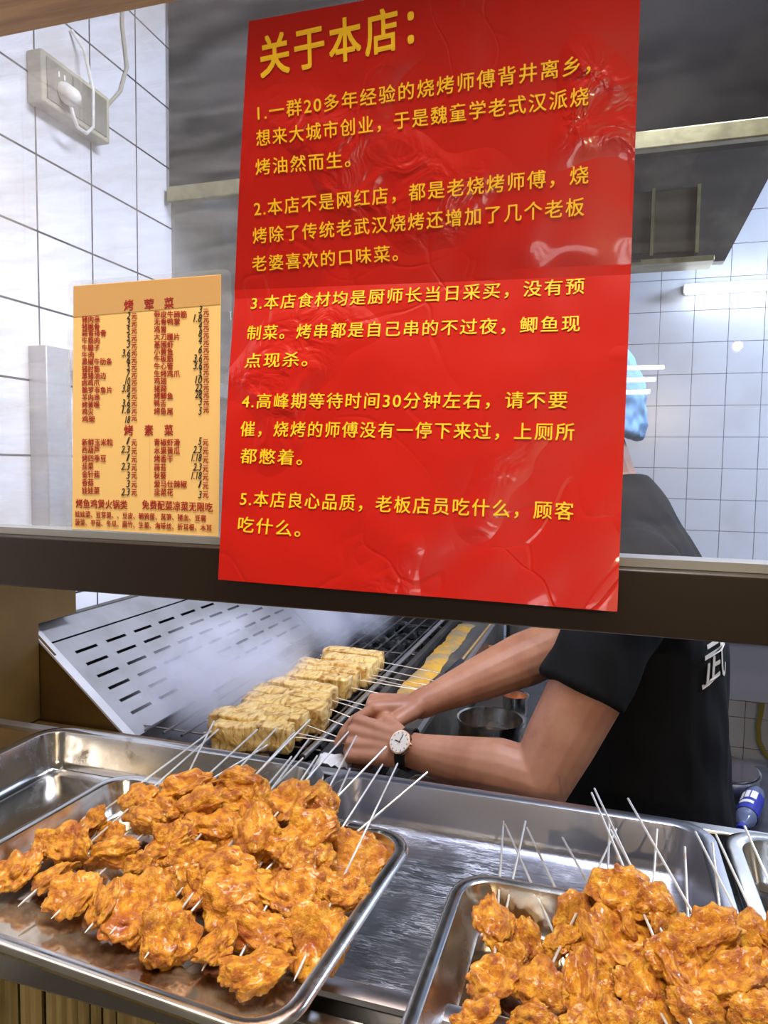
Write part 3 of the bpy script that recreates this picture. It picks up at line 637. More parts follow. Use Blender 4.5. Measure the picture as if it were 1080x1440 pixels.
def tray(cx, cy, z, rot, label, depth=.038, wd=.405):
    mb = dish(wd, .297, .04, depth, .013, .012, lip=.005)
    c, s = math.cos(rot), math.sin(rot)
    mb.v = [(a*c - b*s + cx, a*s + b*c + cy, d + z) for a, b, d in mb.v]
    o = mb.build('serving_tray', M['steel'], smooth=True, solid=.001, angle=50)
    tag(o, label, 'tray', 'steel trays of fried chicken')
    mo = MB(); r = [(a*c - b*s + cx, a*s + b*c + cy, z - depth + .0035) for a, b, d in rrect(wd - .057, .236, .02, 0)]
    mo.loft([[(x, y, zz - .0025) for x, y, zz in r], r])
    tag(mo.build('chili_oil', M['oil'], smooth=False), 'brown chili oil pooled in the ' + ('left' if cx < -.2 else 'right') + ' chicken tray', 'oil', kind='stuff')
    return o
LT = (-.388, .580, 1.100, math.radians(-4.4)); RT = (.105, .539, 1.085, math.radians(-.6))
tray(*LT, 'steel tray heaped with sauced fried chicken, over the left pans')
tray(*RT, 'steel tray heaped with dry fried chicken, inside the middle pan', wd=.465)

# ------------------------------------------------------------------ chicken skewers
def chicken_mesh(seed):
    rnd = random.Random(seed); bm = bmesh.new(); bmesh.ops.create_icosphere(bm, subdivisions=5, radius=1)
    o = Vector((seed*7.3, seed*3.1, seed*1.7)); el = rnd.uniform(.66, .92); th = rnd.uniform(.34, .5); bend = rnd.uniform(-.5, .6); tw = rnd.uniform(-.35, .35)
    dip = rnd.uniform(-.1, .45)
    for v in bm.verts:
        p = v.co.copy()
        a = noise.noise(p*1.25 + o)*.38 + noise.noise(p*2.6 + o)*.22
        f1 = noise.voronoi(p*2.7 + o)[0][0]; f2 = noise.voronoi(p*6.5 + o)[0][0]
        f3 = noise.voronoi(p*12 + o)[0][0]
        d = 1 + a + .20*(.45 - f1) + .11*(.4 - f2) + .055*(.4 - f3) + .03*noise.noise(p*17 + o)
        q = p*d
        x, y, z = q.x, q.y*el, q.z*th
        r2 = x*x + (y/el)**2; rim = min(1.3, r2)
        z += .26*rim*noise.noise(Vector((x*1.6, y*1.6, seed))) + bend*.32*(x*x - .3) + tw*x*y - dip*math.exp(-r2*3.5)*(1 if p.z > 0 else .6)
        v.co = (x, y, z)
    me = bpy.data.meshes.new('chicken_piece'); bm.to_mesh(me); bm.free()
    me.polygons.foreach_set('use_smooth', [True]*len(me.polygons)); me.materials.append(M['chicken'])
    return me
CH = [chicken_mesh(i + 1) for i in range(10)]
M['stick'] = mat('steel_stick', (.78, .76, .72, 1), .3, .55, col2=(.50, .36, .18, 1), nscale=22, lo=.55, hi=.7)
ORD = ['first', 'second', 'third', 'fourth', 'fifth', 'sixth', 'seventh', 'eighth', 'ninth', 'tenth', 'eleventh', 'twelfth', 'thirteenth', 'fourteenth', 'fifteenth', 'sixteenth', 'seventeenth', 'eighteenth', 'nineteenth', 'twentieth', 'twenty-first']
rc = random.Random(11)
_ci = [0]
def chicken_skewer(tip, tz, end, ey, pieces, label, group, floor, lift=.0, size=1.12):
    A = at_z(tip[0], tip[1], tz); B = at_y(end[0], end[1], ey)
    root = empty('chicken_skewer', A, label, 'skewer', group)
    MB().tube([A, A.lerp(B, .02), B], [.0004, .0012, .0012], 8).build('stick', M['stick'], root)
    ax = (B - A).normalized()
    for (px, py, w_, h_) in pieces:
        best, bt = 1e9, .5
        for i in range(101):
            q = to_px(A.lerp(B, i/100)); dd = (q[0]-px)**2 + (q[1]-py)**2
            if dd < best: best, bt = dd, i/100
        q = A.lerp(B, bt); t = to_px(q)[2]
        c = at_t(px, py, t - lift)
        me = CH[_ci[0] % len(CH)]; _ci[0] += 1
        o = bpy.data.objects.new('chicken_piece', me); COL.objects.link(o)
        sw = w_*t/F/2*size; sh = h_*t/F/2*size
        # broad face turned towards the open top, long side across the frame direction of the piece
        nrm = (Vector((0, -.55, .8)) + Vector((rc.uniform(-.55, .55), rc.uniform(-.45, .35), rc.uniform(-.1, .2)))).normalized()
        ang = rc.uniform(-.5, .5) + (PI if rc.random() < .5 else 0)
        xa = (RX*math.cos(ang) + UX*math.sin(ang)); xa = (xa - nrm*xa.dot(nrm)).normalized(); ya = nrm.cross(xa)
        st = max(sw, sh)*.98
        R3 = Matrix((xa, ya, nrm)).transposed()
        Sx = Matrix.Diagonal((sw*1.05, sh*1.22, st*.95))
        mw = (R3 @ Sx).to_4x4(); c.z = max(c.z, floor + st*.30); mw.translation = c
        o.parent = root; o.matrix_parent_inverse = Matrix.Translation(A).inverted(); o.matrix_basis = mw
    return root
LF = LT[2] - .036; RF = RT[2] - .036
LEFT = [  # tip px, tip z, handle end px, handle end Y, pieces (px, py, width, height)
 ((-22, 1264), 1.080, (297, 1028), .86, [(23, 1225, 52, 62), (60, 1189, 34, 36), (127, 1158, 48, 38)]),
 ((25, 1275), 1.080, (307, 1026), .86, [(76, 1233, 58, 46), (101, 1186, 64, 50), (194, 1127, 52, 38)]),
 ((72, 1292), 1.082, (362, 1026), .87, [(104, 1259, 62, 62), (161, 1199, 68, 38), (207, 1150, 64, 36), (262, 1104, 66, 38)]),
 ((119, 1312), 1.082, (390, 1023), .87, [(145, 1272, 42, 62), (200, 1214, 48, 30), (233, 1184, 68, 48), (281, 1131, 68, 48)]),
 ((154, 1314), 1.084, (413, 1031), .87, [(192, 1274, 84, 88), (225, 1246, 44, 34), (270, 1205, 62, 44), (308, 1164, 68, 50), (332, 1099, 72, 38)]),
 ((180, 1258), 1.074, (301, 1014), .86, [(205, 1225, 60, 50), (240, 1150, 60, 44)]),
 ((203, 1348), 1.082, (434, 1040), .86, [(232, 1318, 70, 68), (278, 1250, 46, 54), (367, 1116, 26, 48)]),
 ((284, 1365), 1.084, (450, 1064), .85, [(305, 1326, 54, 62), (336, 1264, 88, 74), (385, 1214, 64, 58)]),
 ((262, 1290), 1.090, (490, 1029), .85, [(314, 1223, 78, 58), (361, 1173, 64, 74), (406, 1128, 64, 54)]),
 ((333, 1354), 1.086, (501, 1035), .84, [(360, 1309, 90, 62), (418, 1208, 44, 44), (433, 1167, 72, 58)]),
 ((350, 1397), 1.078, (492, 1081), .80, [(360, 1365, 88, 62), (415, 1258, 78, 66), (447, 1205, 44, 44)]),
 ((300, 1300), 1.078, (543, 1050), .83, [(352, 1250, 60, 50), (398, 1190, 56, 50), (451, 1125, 44, 48)]),
 ((413, 1380), 1.078, (559, 1074), .80, [(442, 1322, 78, 82), (480, 1258, 62, 54)]),
 ((405, 1252), 1.078, (601, 1086), .80, [(440, 1225, 60, 48), (493, 1210, 88, 78)]),
 ((190, 1262), 1.074, (436, 1012), .88, [(235, 1215, 60, 50), (290, 1170, 60, 46), (335, 1122, 60, 42)]),
 ((110, 1210), 1.074, (376, 1048), .84, [(155, 1176, 40, 36), (225, 1137, 56, 40)]),
 ((225, 1265), 1.074, (426, 1066), .83, [(255, 1235, 60, 52), (300, 1200, 60, 52), (345, 1142, 60, 46)]),
 ((315, 1262), 1.074, (446, 1063), .83, [(345, 1215, 60, 52), (392, 1152, 56, 48)]),
 ((215, 1300), 1.074, (410, 1064), .84, [(250, 1290, 56, 50), (300, 1280, 56, 50), (330, 1185, 60, 52)]),
 ((375, 1330), 1.074, (538, 1075), .82, [(395, 1300, 56, 54), (452, 1250, 56, 54)]),
]
def lab(rows, txt):
    order = sorted(range(len(rows)), key=lambda i: rows[i][2][0])
    return {i: txt % ORD[k] for k, i in enumerate(order)}
L1 = lab(LEFT, 'sauced fried chicken skewer in left tray, %s handle tip from the left')
for i, (tp, tz, en, ey, pcs) in enumerate(LEFT):
    chicken_skewer(tp, tz, en, ey, pcs, L1[i], 'fried chicken skewers in the left tray', LF, .006)
RIGHT = [
 ((688, 1470), 1.070, (708, 1155), .80, [(697, 1300, 58, 78), (695, 1378, 74, 60), (672, 1428, 66, 50)]),
 ((690, 1380), 1.066, (739, 1155), .80, [(744, 1322, 42, 60), (715, 1350, 50, 46)]),
 ((850, 1470), 1.072, (710, 1159), .80, [(791, 1324, 54, 50), (816, 1385, 54, 92), (820, 1445, 60, 46)]),
 ((890, 1480), 1.076, (741, 1164), .80, [(812, 1288, 62, 60), (834, 1324, 36, 78), (862, 1436, 60, 54)]),
 ((960, 1480), 1.080, (791, 1178), .79, [(872, 1322, 92, 84), (903, 1391, 68, 84)]),
 ((985, 1470), 1.082, (832, 1115), .80, [(878, 1252, 80, 66), (940, 1345, 62, 60)]),
 ((1010, 1480), 1.080, (836, 1109), .82, [(922, 1270, 58, 64), (958, 1365, 66, 84)]),
 ((850, 1420), 1.066, (857, 1152), .79, [(842, 1350, 60, 60), (835, 1395, 60, 56)]),
 ((722, 1470), 1.068, (867, 1166), .78, [(760, 1390, 76, 74), (748, 1434, 66, 44)]),
 ((990, 1400), 1.070, (859, 1167), .78, [(915, 1320, 60, 60), (950, 1375, 60, 60)]),
 ((1085, 1480), 1.086, (883, 1123), .80, [(998, 1308, 98, 62), (1030, 1375, 90, 74), (1066, 1424, 70, 60)]),
 ((905, 1440), 1.068, (924, 1166), .78, [(900, 1300, 60, 56), (912, 1430, 66, 56)]),
 ((975, 1460), 1.076, (963, 1191), .77, [(940, 1310, 58, 62), (980, 1422, 84, 64)]),
 ((1110, 1430), 1.080, (978, 1170), .78, [(1056, 1314, 60, 64), (1090, 1375, 66, 66)]),
 ((1140, 1460), 1.080, (1007, 1174), .77, [(1092, 1320, 60, 62)]),
 ((1170, 1440), 1.080, (1047, 1162), .77, [(1120, 1310, 60, 60), (1135, 1370, 60, 60)]),
 ((1030, 1440), 1.072, (1002, 1186), .77, [(1010, 1345, 62, 56), (1020, 1425, 60, 56)]),
]
L2 = lab(RIGHT, 'pale fried chicken skewer in right tray, %s handle tip from the left')
for i, (tp, tz, en, ey, pcs) in enumerate(RIGHT):
    chicken_skewer(tp, tz, en, ey, pcs, L2[i], 'fried chicken skewers in the right tray', RF, .006, 1.03)

# ------------------------------------------------------------------ charcoal grill
GY0, GY1 = 1.07, 2.50
gr = empty('charcoal_grill', (-.62, 1.7, 0), 'long steel charcoal grill with a slotted windscreen along the tiled wall', 'grill')
fb = MB(); fb.box((-.83, GY0, .80), (-.815, GY1, .99)); fb.box((-.46, GY0, .80), (-.445, GY1, .985)); fb.box((-.83, GY0, .78), (-.445, GY1, .80)); fb.box((-.83, GY0, .80), (-.445, GY0 + .01, .975)); fb.box((-.83, GY1 - .01, .80), (-.445, GY1, .985))
fb.build('firebox', M['sooty'], gr, smooth=False)
leg = None
for x in (-.80, -.48):
    for y in (GY0 + .04, GY1 - .06):
        MB().box((x - .018, y, 0), (x + .018, y + .036, .78)).build('leg', M['brushed'], gr, smooth=False)
P0 = Vector((-.813, 0, .994)); PU = Vector((-1.034, 0, 1.18)) - P0; PL = PU.length; PU.normalize()
def on_screen(u, y, d=0.0):
    nn = Vector((-PU.z, 0, PU.x)); nn = -nn if nn.x < 0 else nn
    p = P0 + PU*u + nn*d; return Vector((p.x, y, p.z))
def plate(u0, u1, ya, yb, slots):
    mb = MB()
    us = [u0]
    for k in range(6): us += [.036 + k*.033 - .0035, .036 + k*.033 + .0035]
    us = [u for u in us if u0 <= u <= u1] + [u1] if slots else [u0, u1]
    ysl = []
    if slots:
        y = 1.1165
        while y + .062 < yb - .01:
            if y > ya + .005: ysl += [y, y + .062]
            y += .0905
    ys = [ya] + ysl + [yb]
    vs = [on_screen(u, y) for u in us for y in ys]; fs = []; n = len(ys)
    for i in range(len(us) - 1):
        for j in range(n - 1):
            if slots and i % 2 == 1 and j % 2 == 1 and i < len(us) - 1: continue
            fs.append((i*n+j, i*n+j+1, (i+1)*n+j+1, (i+1)*n+j))
    mb.add(vs, fs); return mb
plate(-.01, .236, GY0, 1.94, True).build('slotted_plate', M['screen'], gr, smooth=False, solid=.0015)
plate(-.01, .236, 1.945, GY1, True).build('slotted_plate', M['screen'], gr, smooth=False, solid=.0015)
plate(.240, PL, GY0, GY1, False).build('upper_plate', M['screen'], gr, smooth=False, solid=.0015)
MB().add([on_screen(u, y, -.03) for u, y in ((-.01, GY0), (PL, GY0), (PL, GY1), (-.01, GY1))], [(0, 1, 2, 3)]).build('slot_shade_sheet', M['iron'], gr, smooth=False, solid=.001)  # added dark sheet, stands in for the shade behind the slots
MB().box((-1.049, GY0, 1.165), (-1.032, GY1, 1.182)).build('top_ledge', M['sooty'], gr, smooth=False)
MB().prism([(-1.075 + .03, 1.172), (-1.03, 1.183), (-.808, .992), (-.80, .955), (-1.045, .955)], 'y', GY0 - .006, GY0).build('end_panel', M['brownsteel'], gr, smooth=False)
e0, e1 = on_screen(PL + .004, GY0), on_screen(-.03, GY0)
mbf = MB(); nn = Vector((PU.z, 0, -PU.x))
mbf.add([e0 + Vector((0, -.008, 0)), e0 + Vector((0, .012, 0)), e1 + Vector((0, .012, 0)), e1 + Vector((0, -.008, 0))] + [p + nn*.004 for p in (e0 + Vector((0, -.008, 0)), e0 + Vector((0, .012, 0)), e1 + Vector((0, .012, 0)), e1 + Vector((0, -.008, 0)))],
        [(0, 1, 2, 3), (7, 6, 5, 4), (0, 4, 5, 1), (1, 5, 6, 2), (2, 6, 7, 3), (3, 7, 4, 0)])
mbf.build('edge_flange', mat('flange_glint_steel', (.74, .74, .77, 1), .4, .5, rough2=.55, nscale=9), gr, smooth=False)  # bright reflection on the steel edge is put into its pale colour
for k in range(9):
    x = -.79 + k*.0385
    MB().tube([(x, GY0 + .02, 1.0), (x, GY1 - .02, 1.0)], .0026, 8).build('grate_rod', M['grate'], gr)
for k in range(5):
    y = GY0 + .05 + k*.33
    MB().tube([(-.82, y, .9955), (-.452, y, .9955)], .002, 6).build('cross_rod', M['grate'], gr)
MB().tube([(-.4655, GY0 + .0, 1.002), (-.4655, GY1, 1.002)], .0058, 10).build('front_rail', M['rod'], gr)
MB().box((-.445, GY0, .955), (-.415, GY1, .965)).build('drip_channel', M['iron'], gr, smooth=False)
MB().box((-.415, GY0, .80), (-.31, GY1, .984)).build('side_ledge', M['ledge'], gr, bevel=.002)
MB().box((-.318, GY0, .984), (-.308, GY1, .995)).build('ledge_lip', M['brushed'], gr, smooth=False)
# crusted spices on the ledge
mg = MB(); pts = []
rs = random.Random(3); rowsg = []
for i in range(40):
    y = 1.36 + i*.022; wd = .024 + .006*rs.random(); cx = -.395 + .003*math.sin(i*.5)
    rowsg.append([(cx - wd, y, .9845), (cx - wd*.5, y, .9875 + .002*rs.random()), (cx, y, .989 + .002*rs.random()), (cx + wd*.5, y, .9875 + .002*rs.random()), (cx + wd, y, .9845)])
mg.loft(rowsg, False, False, closed=False)
tag(mg.build('spilled_spice', M['spice']), 'yellow orange spice crust along the grill ledge', 'spice', kind='stuff')
# charcoal
mcj = MB()
for k in range(320):
    bm = bmesh.new(); bmesh.ops.create_icosphere(bm, subdivisions=1, radius=1)
    c = Vector((rs.uniform(-.79, -.48), rs.uniform(GY0 + .04, GY1 - .05), .895 + rs.uniform(0, .055))); sc = Vector((rs.uniform(.014, .032), rs.uniform(.014, .032), rs.uniform(.012, .022)))
    vs = [c + Vector((v.co.x*sc.x, v.co.y*sc.y, v.co.z*sc.z))*rs.uniform(.8, 1.15) for v in bm.verts]
    mcj.add(vs, [tuple(v.index for v in f.verts) for f in bm.faces]); bm.free()
mcj.box((-.81, GY0 + .012, .805), (-.465, GY1 - .015, .895))
tag(mcj.build('charcoal', M['coal'], smooth=False), 'black charcoal with grey ash under the grill rods', 'charcoal', kind='stuff')

# meat skewers on the grate
def meat_mesh(seed, L_, W_, H_):
    bm = bmesh.new(); bmesh.ops.create_cube(bm, size=1)
    bmesh.ops.subdivide_edges(bm, edges=bm.edges, cuts=13, use_grid_fill=True)
    o = Vector((seed*3.7, seed*5.1, 2))
    for v in bm.verts:
        p = v.co*2; r = max(abs(p.x), abs(p.y), abs(p.z)); q = p.normalized()
        p = p*.86 + q*1.25*.14
        fold = .07*math.sin(p.x*9 + 1.5*noise.noise(p*1.4 + o) + seed)
        k = 1 + .10*noise.noise(p*1.2 + o) + .05*noise.noise(p*4 + o)
        v.co = (p.x*.5*L_*(1 + .02*noise.noise(p*2 + o)), p.y*.5*W_*(k + fold*.5), p.z*.5*H_*(k + fold*.5) + .004*noise.noise(Vector((p.x*1.3, seed, 0))))
    me = bpy.data.meshes.new('meat'); bm.to_mesh(me); bm.free()
    me.polygons.foreach_set('use_smooth', [True]*len(me.polygons)); me.materials.append(M['meat']); return me
MEAT = [meat_mesh(i, .15, .044, .046) for i in range(4)]
meats = [(-.628, 1.030, -.491, 1.058), (-.659, 1.079, -.511, 1.080), (-.633, 1.122, -.492, 1.116), (-.641, 1.172, -.473, 1.166), (-.652, 1.232, -.489, 1.216),
         (-.647, 1.291, -.497, 1.270), (-.632, 1.342, -.489, 1.344), (-.636, 1.394, -.489, 1.400), (-.650, 1.449, -.477, 1.442), (-.614, 1.500, -.480, 1.494), (-.631, 1.557, -.483, 1.550)]
meats = [(a, b + .03, c, d + .03) for a, b, c, d in meats]
for i, (x0, y0, x1, y1) in enumerate(meats):
    c = Vector(((x0+x1)/2, (y0+y1)/2, 1.0255)); an = math.atan2(y1-y0, x1-x0)
    r = empty('meat_skewer', c, 'golden layered meat skewer on the grill rods, %s from the front' % ORD[i] if i < 10 else 'golden layered meat skewer on the grill rods, farthest from the front', 'skewer', 'meat skewers on the grill')
    o = bpy.data.objects.new('meat', MEAT[i % 4]); COL.objects.link(o); o.parent = r; o.rotation_euler = (random.uniform(-.12, .12), 0, an); o.scale = (math.hypot(x1-x0, y1-y0)/.15, 1, random.uniform(.93, 1.08))
    d = Vector((math.cos(an), math.sin(an), 0))
    for s in ((-.008, .008) if i in (5, 8) else (.004,)):
        n_ = Vector((-d.y, d.x, 0))*s
        k = .215 if i not in (2, 3, 4) else .13
        MB().tube([c - d*.09 + n_, c + d*.07 + n_*1.1, c + d*k + n_*1.7 + Vector((0, random.uniform(-.008, .008), -.012))], .0011, 6).build('stick', M['stick'], r)

# ------------------------------------------------------------------ prep table with pots behind the arms
tb = empty('prep_table', (-.1, 1.9, 0), 'dark greasy steel shelf beside the grill holding the sauce pots', 'table')
MB().box((-.300, 1.33, .82), (-.085, 2.55, .86)).build('table_top', M['table'], tb, bevel=.002)
MB().box((-.300, 1.325, .80), (-.085, 1.335, .90)).build('front_edge', M['brushed'], tb, bevel=.001)
for x in (-.28, -.12):
    for y in (1.36, 2.5): MB().box((x, y, 0), (x + .02, y + .02, .82)).build('leg', M['brushed'], tb, smooth=False)
def pot(name, c, r, h, label, cat, mt, fill, fill_mt, fname, flare=1.0):
    t = empty(name, c, label, cat)
    rr = r*flare
    MB().lathe([(.001, .002), (r*.96, .002), (r, .01), (rr, h), (rr + .004, h + .002), (rr + .004, h - .003), (rr + .0005, h - .004), (r + .0005, .009), (r*.96, 0), (.001, 0)], (0, 0, 0)).build('pot_body', mt, None)
    o = bpy.context.scene.objects['pot_body'] if False else COL.objects[-1]
    o.parent = t; o.name = 'pot_body'
    f = MB().lathe([(.001, fill), (r*.985 + (rr-r)*fill/h, fill), (r*.985 + (rr-r)*fill/h, fill - .004), (.001, fill - .004)], (0, 0, 0)).build(fname, fill_mt, None); f.parent = t
    return t
P1 = at_z(690, 1010, .95)
pot('sauce_pot', (P1.x, P1.y, .86), .069, .09, 'steel pot of dark sauce behind the near forearm', 'pot', M['steel'], .045, M['brew'], 'sauce')
P2 = at_z(683, 914, .95)
pot('chili_bowl', (P2.x, P2.y, .86), .060, .085, 'orange rimmed bowl of chili flakes beside the far forearm', 'bowl', M['bowl'], .066, M['chili'], 'chili_flakes', 1.15)
P3 = at_z(735, 872, .96)
pot('steel_cup', (P3.x, P3.y, .86), .055, .10, 'grey steel cup with pale rim under the window rail', 'pot', M['brushed'], .07, M['napkin'], 'contents')
P4 = at_z(735, 985, .93)
pot('small_steel_jar', (P4.x - .02, P4.y + .02, .86), .030, .075, 'small steel jar half hidden between the two arms', 'jar', M['steel'], .05, M['chili'], 'red_sauce')
seed = MB()
for k in range(240):
    p = Vector((rs.uniform(-.295, -.22), rs.uniform(1.34, 1.50), .862 + rs.uniform(0, .012)))
    seed.capsule(p, p + Vector((rs.uniform(-.004, .004), rs.uniform(-.004, .004), .001)), .0032, .0026, 6)
tag(seed.build('spilled_seeds', mat('seed_gold', (.45, .29, .07, 1), .6)), 'golden seeds spilled on the shelf left of the sauce pot', 'seeds', kind='stuff')
st_ = MB(); a, b = at_z(652, 868, .995), at_z(628, 950, .995)
tg = empty('wooden_brush', b, 'thin wooden handled brush lying along the grill ledge lip', 'brush')
A1, B1 = at_z(690, 877, 1.0), at_z(648, 930, 1.0)
MB().tube([A1, B1], .003, 8).build('handle', M['wood'], tg)
MB().capsule(B1, at_z(630, 948, .998), .008, .009).build('grip', M['black'], tg)

# under the wrist: black handled tool, napkin, meat bag
kn = empty('black_handle_tool', at_z(545, 1085, .985), 'black handled tool lying under the watch wrist beside the rail', 'tool')
a, b = at_z(568, 1052, .99), at_z(530, 1098, .985)
MB().tube([a, a.lerp(b, .5), b], [.010, .012, .010], 10).build('handle', M['black'], kn)
MB().tube([b, b + (b - a)*.5], [.004, .003], 8).build('shaft', M['steel'], kn)
npk = MB(); c = at_z(470, 1083, .985); rowsn = []
for i in range(9):
    rowsn.append([(c.x - .03 + .0075*j + .004*rs.random(), c.y - .02 + i*.0055, c.z + .012 + .008*rs.random()) for j in range(9)])
npk.loft(rowsn, False, False, closed=False)
tag(npk.build('paper_napkin', M['napkin'], solid=.0008), 'crumpled white napkin under the near hand behind the pan', 'napkin')
bgm = MB(); c = at_z(610, 1102, 1.0)
bgm.capsule(c + Vector((-.03, .03, -.03)), c + Vector((.02, .035, -.035)), .026, .024); 
tag(bgm.build('clear_bag', mat('clear_bag', (.55, .42, .36, 1), .12, col2=(.35, .08, .04, 1), nscale=25, bump=.6, bscale=50)), 'shiny plastic bag with red meat under the near forearm', 'bag')

# ------------------------------------------------------------------ low stove, pot, bottle, hose, box at the right
sv = empty('low_stove', (.6, 1.9, 0), 'dark sooty low stove against the back wall at right', 'stove')
MB().box((.285, 1.40, .68), (1.1, 1.95, .745)).build('stove_top', M['soot'], sv, bevel=.003)
MB().box((.295, 1.42, 0), (1.05, 1.93, .68)).build('stove_body', M['sooty'], sv, smooth=False)
SP = at_y(1012, 1081, 1.76)
pot('stock_pot', (SP.x, SP.y, .746), .083, SP.z - .746, 'grey steel pot on the low stove behind the black shirt', 'pot', M['brushed'], .06, M['brew'], 'stock')
bx = empty('wall_cabinet', (.55, 2.4, .86), 'plain grey metal box on the tiled wall under the rail at right', 'cabinet')
q0, q1 = at_y(1022, 893, 2.3), at_y(1026, 985, 2.3)
MB().box((q0.x, 2.3, q1.z), (1.0, 2.595, q0.z)).build('cabinet_body', M['grey'], bx, bevel=.004)
MB().box((q0.x + .003, 2.296, q0.z - .018), (1.0, 2.302, q0.z - .004)).build('cabinet_edge', M['brushed'], bx, smooth=False)
hs = MB().tube([at_y(x, y, 2.56) for x, y in ((1074, 975), (1070, 1000), (1066, 1022), (1067, 1042), (1074, 1058), (1086, 1070), (1100, 1090))], .009, 10).build('gas_hose', M['hose'])
tag(hs, 'yellow gas hose curving down the white tiles at right', 'hose')
bo = empty('drink_bottle', at_z(1050, 1172, .75), 'plastic bottle with blue and white label lying on the stove', 'bottle')
b0, b1 = at_z(1049, 1150, .775), at_z(1059, 1124, .775)
ax_ = (b1 - b0).normalized()
MB().tube([b0 - ax_*.05, b0 - ax_*.035, b0 - ax_*.02, b0, b0.lerp(b1, .5), b1, b1 + ax_*.03, b1 + ax_*.033], [.008, .009, .017, .021, .022, .022, .020, .003], 24).build('bottle_body', M['bottle'], bo)
lbm = MB().tube([b0 + ax_*.004, b1 - ax_*.002], .0226, 28, cap=False)
lo_ = lbm.build('label_band', M['blue'], bo)
tip_ = MB()
perp = ax_.cross(Vector((0, 0, 1))).normalized(); upn = perp.cross(ax_)
for k, (s0, s1, a0, a1) in enumerate(((.55, .93, -.3, .25), (.55, .93, .35, .75), (.5, .9, .85, 1.25), (.28, .42, -.2, 1.1))):
    rows_ = []
    for s in (s0, s1):
        p = b0.lerp(b1, s); rows_.append([p + (upn*math.cos(t) - perp*math.sin(t))*.0231 for t in [a0 + (a1-a0)*i/6 - .2 for i in range(7)]])
    tip_.loft(rows_, False, False, closed=False)
tip_.build('label_marks', M['white'], bo, smooth=False)
MB().tube([b0 - ax_*.064, b0 - ax_*.046], .0105, 20).build('cap', M['blue'], bo)

# ------------------------------------------------------------------ the cook
def remesh(mb, name, vox, smooth_it=4, mt=None, parent=None, disp=None, tex=None):
    me = mb.mesh(name); o = bpy.data.objects.new(name, me); COL.objects.link(o)
    r = o.modifiers.new('r', 'REMESH'); r.mode = 'VOXEL'; r.voxel_size = vox; r.adaptivity = 0
    s = o.modifiers.new('s', 'SMOOTH'); s.factor = .5; s.iterations = smooth_it
    m2 = bpy.data.meshes.new_from_object(o.evaluated_get(bpy.context.evaluated_depsgraph_get()))
    bpy.data.objects.remove(o); bpy.data.meshes.remove(me)
    m2.name = name
    if disp:
        co = np.empty(len(m2.vertices)*3); no = np.empty_like(co)
        m2.vertices.foreach_get('co', co); m2.vertices.foreach_get('normal', no)
        co = co.reshape(-1, 3); dv = np.array([disp(Vector(c)) for c in co])
        m2.vertices.foreach_set('co', (co + no.reshape(-1, 3)*dv[:, None]).ravel()); m2.update()
    return link(name, m2, mt, parent, True, angle=180)
def ell(c, rx, ry, tilt=0.0, n=28):
    c = Vector(c)
    return [c + Vector((rx*math.cos(2*PI*k/n)*math.cos(tilt), ry*math.sin(2*PI*k/n), rx*math.cos(2*PI*k/n)*math.sin(tilt))) for k in range(n)]
def chain(mb, pts):
    for (a, ra), (b, rb) in zip(pts, pts[1:]): mb.capsule(a, b, ra, rb, 18)
SL, SR = Vector((.055, 1.165, 1.315)), Vector((.035, 1.52, 1.33))
EL = at_y(758, 1100, 1.055); WL = at_y(568, 1052, 1.085)
ER = at_y(782, 908, 1.36); WR = at_y(592, 990, 1.205)
TORSO = [(.78, .105, .155, .185), (.90, .098, .150, .185), (1.02, .092, .142, .182), (1.20, .080, .142, .19), (1.30, .070, .130, .195), (1.38, .055, .105, .17), (1.44, .040, .080, .11), (1.485, .020, .062, .07)]
def torso(mb, g):
    mb.loft([ell((cx, 1.345, z), rx + g, ry + g) for z, cx, rx, ry in TORSO])
def fingers(mb, W, d, s, n, sc, curls, thumb, nails, tucks=1.0):
    d, s, n = d.normalized(), s.normalized(), n.normalized()
    offs = (.030, .010, -.011, -.030); lens = ((.044, .027, .021), (.048, .030, .022), (.045, .028, .021), (.036, .021, .019)); rad = (.0092, .0095, .0090, .0080)
    for k in range(4):
        kb = W + d*(.092 - .004*abs(k - 1))*sc + s*offs[k]*sc + n*.003
        mb.capsule(W + d*.012 + s*offs[k]*.55*sc - n*.002, kb, .0165*sc, .0118*sc)
        mb.capsule(W + d*.02 + s*offs[k]*.5*sc - n*.012, kb - n*.010 - d*.012, .013*sc, .009*sc)
        p, a = kb, 0.0
        for j in range(3):
            a += math.radians(curls[k][j]); dirn = d*math.cos(a) - n*math.sin(a)
            q = p + dirn*lens[k][j]*sc
            mb.capsule(p, q, rad[k]*(1.12 - .1*j)*sc, rad[k]*(1.02 - .12*j)*sc, 12); p = q
            if j == 2: nails.append((q - dirn*.004, dirn, (n*math.cos(a) + d*math.sin(a)), rad[k]*.8*sc))
    b = W + d*.022*sc + s*.026*sc - n*.006
    t0 = (d*thumb[0] + s*thumb[1] + n*thumb[2]).normalized(); t1 = (d*thumb[3] + s*thumb[4] + n*thumb[5]).normalized()
    q1 = b + t0*.042*sc; q2 = q1 + t1*.034*sc; q3 = q2 + (t1 + d*.15).normalized()*.026*sc
    mb.capsule(W + d*.005 + s*.012*sc, b, .017*sc, .017*sc); mb.capsule(b, q1, .0165*sc, .0125*sc); mb.capsule(q1, q2, .0118*sc, .0112*sc); mb.capsule(q2, q3, .011*sc, .0088*sc, 12)
    nails.append((q3 - t1*.003, t1, n, .0085*sc))
bd = MB(); nails = []
torso(bd, -.014)
chain(bd, [(Vector((.01, 1.345, 1.45)), .062), (Vector((-.015, 1.345, 1.54)), .056)])
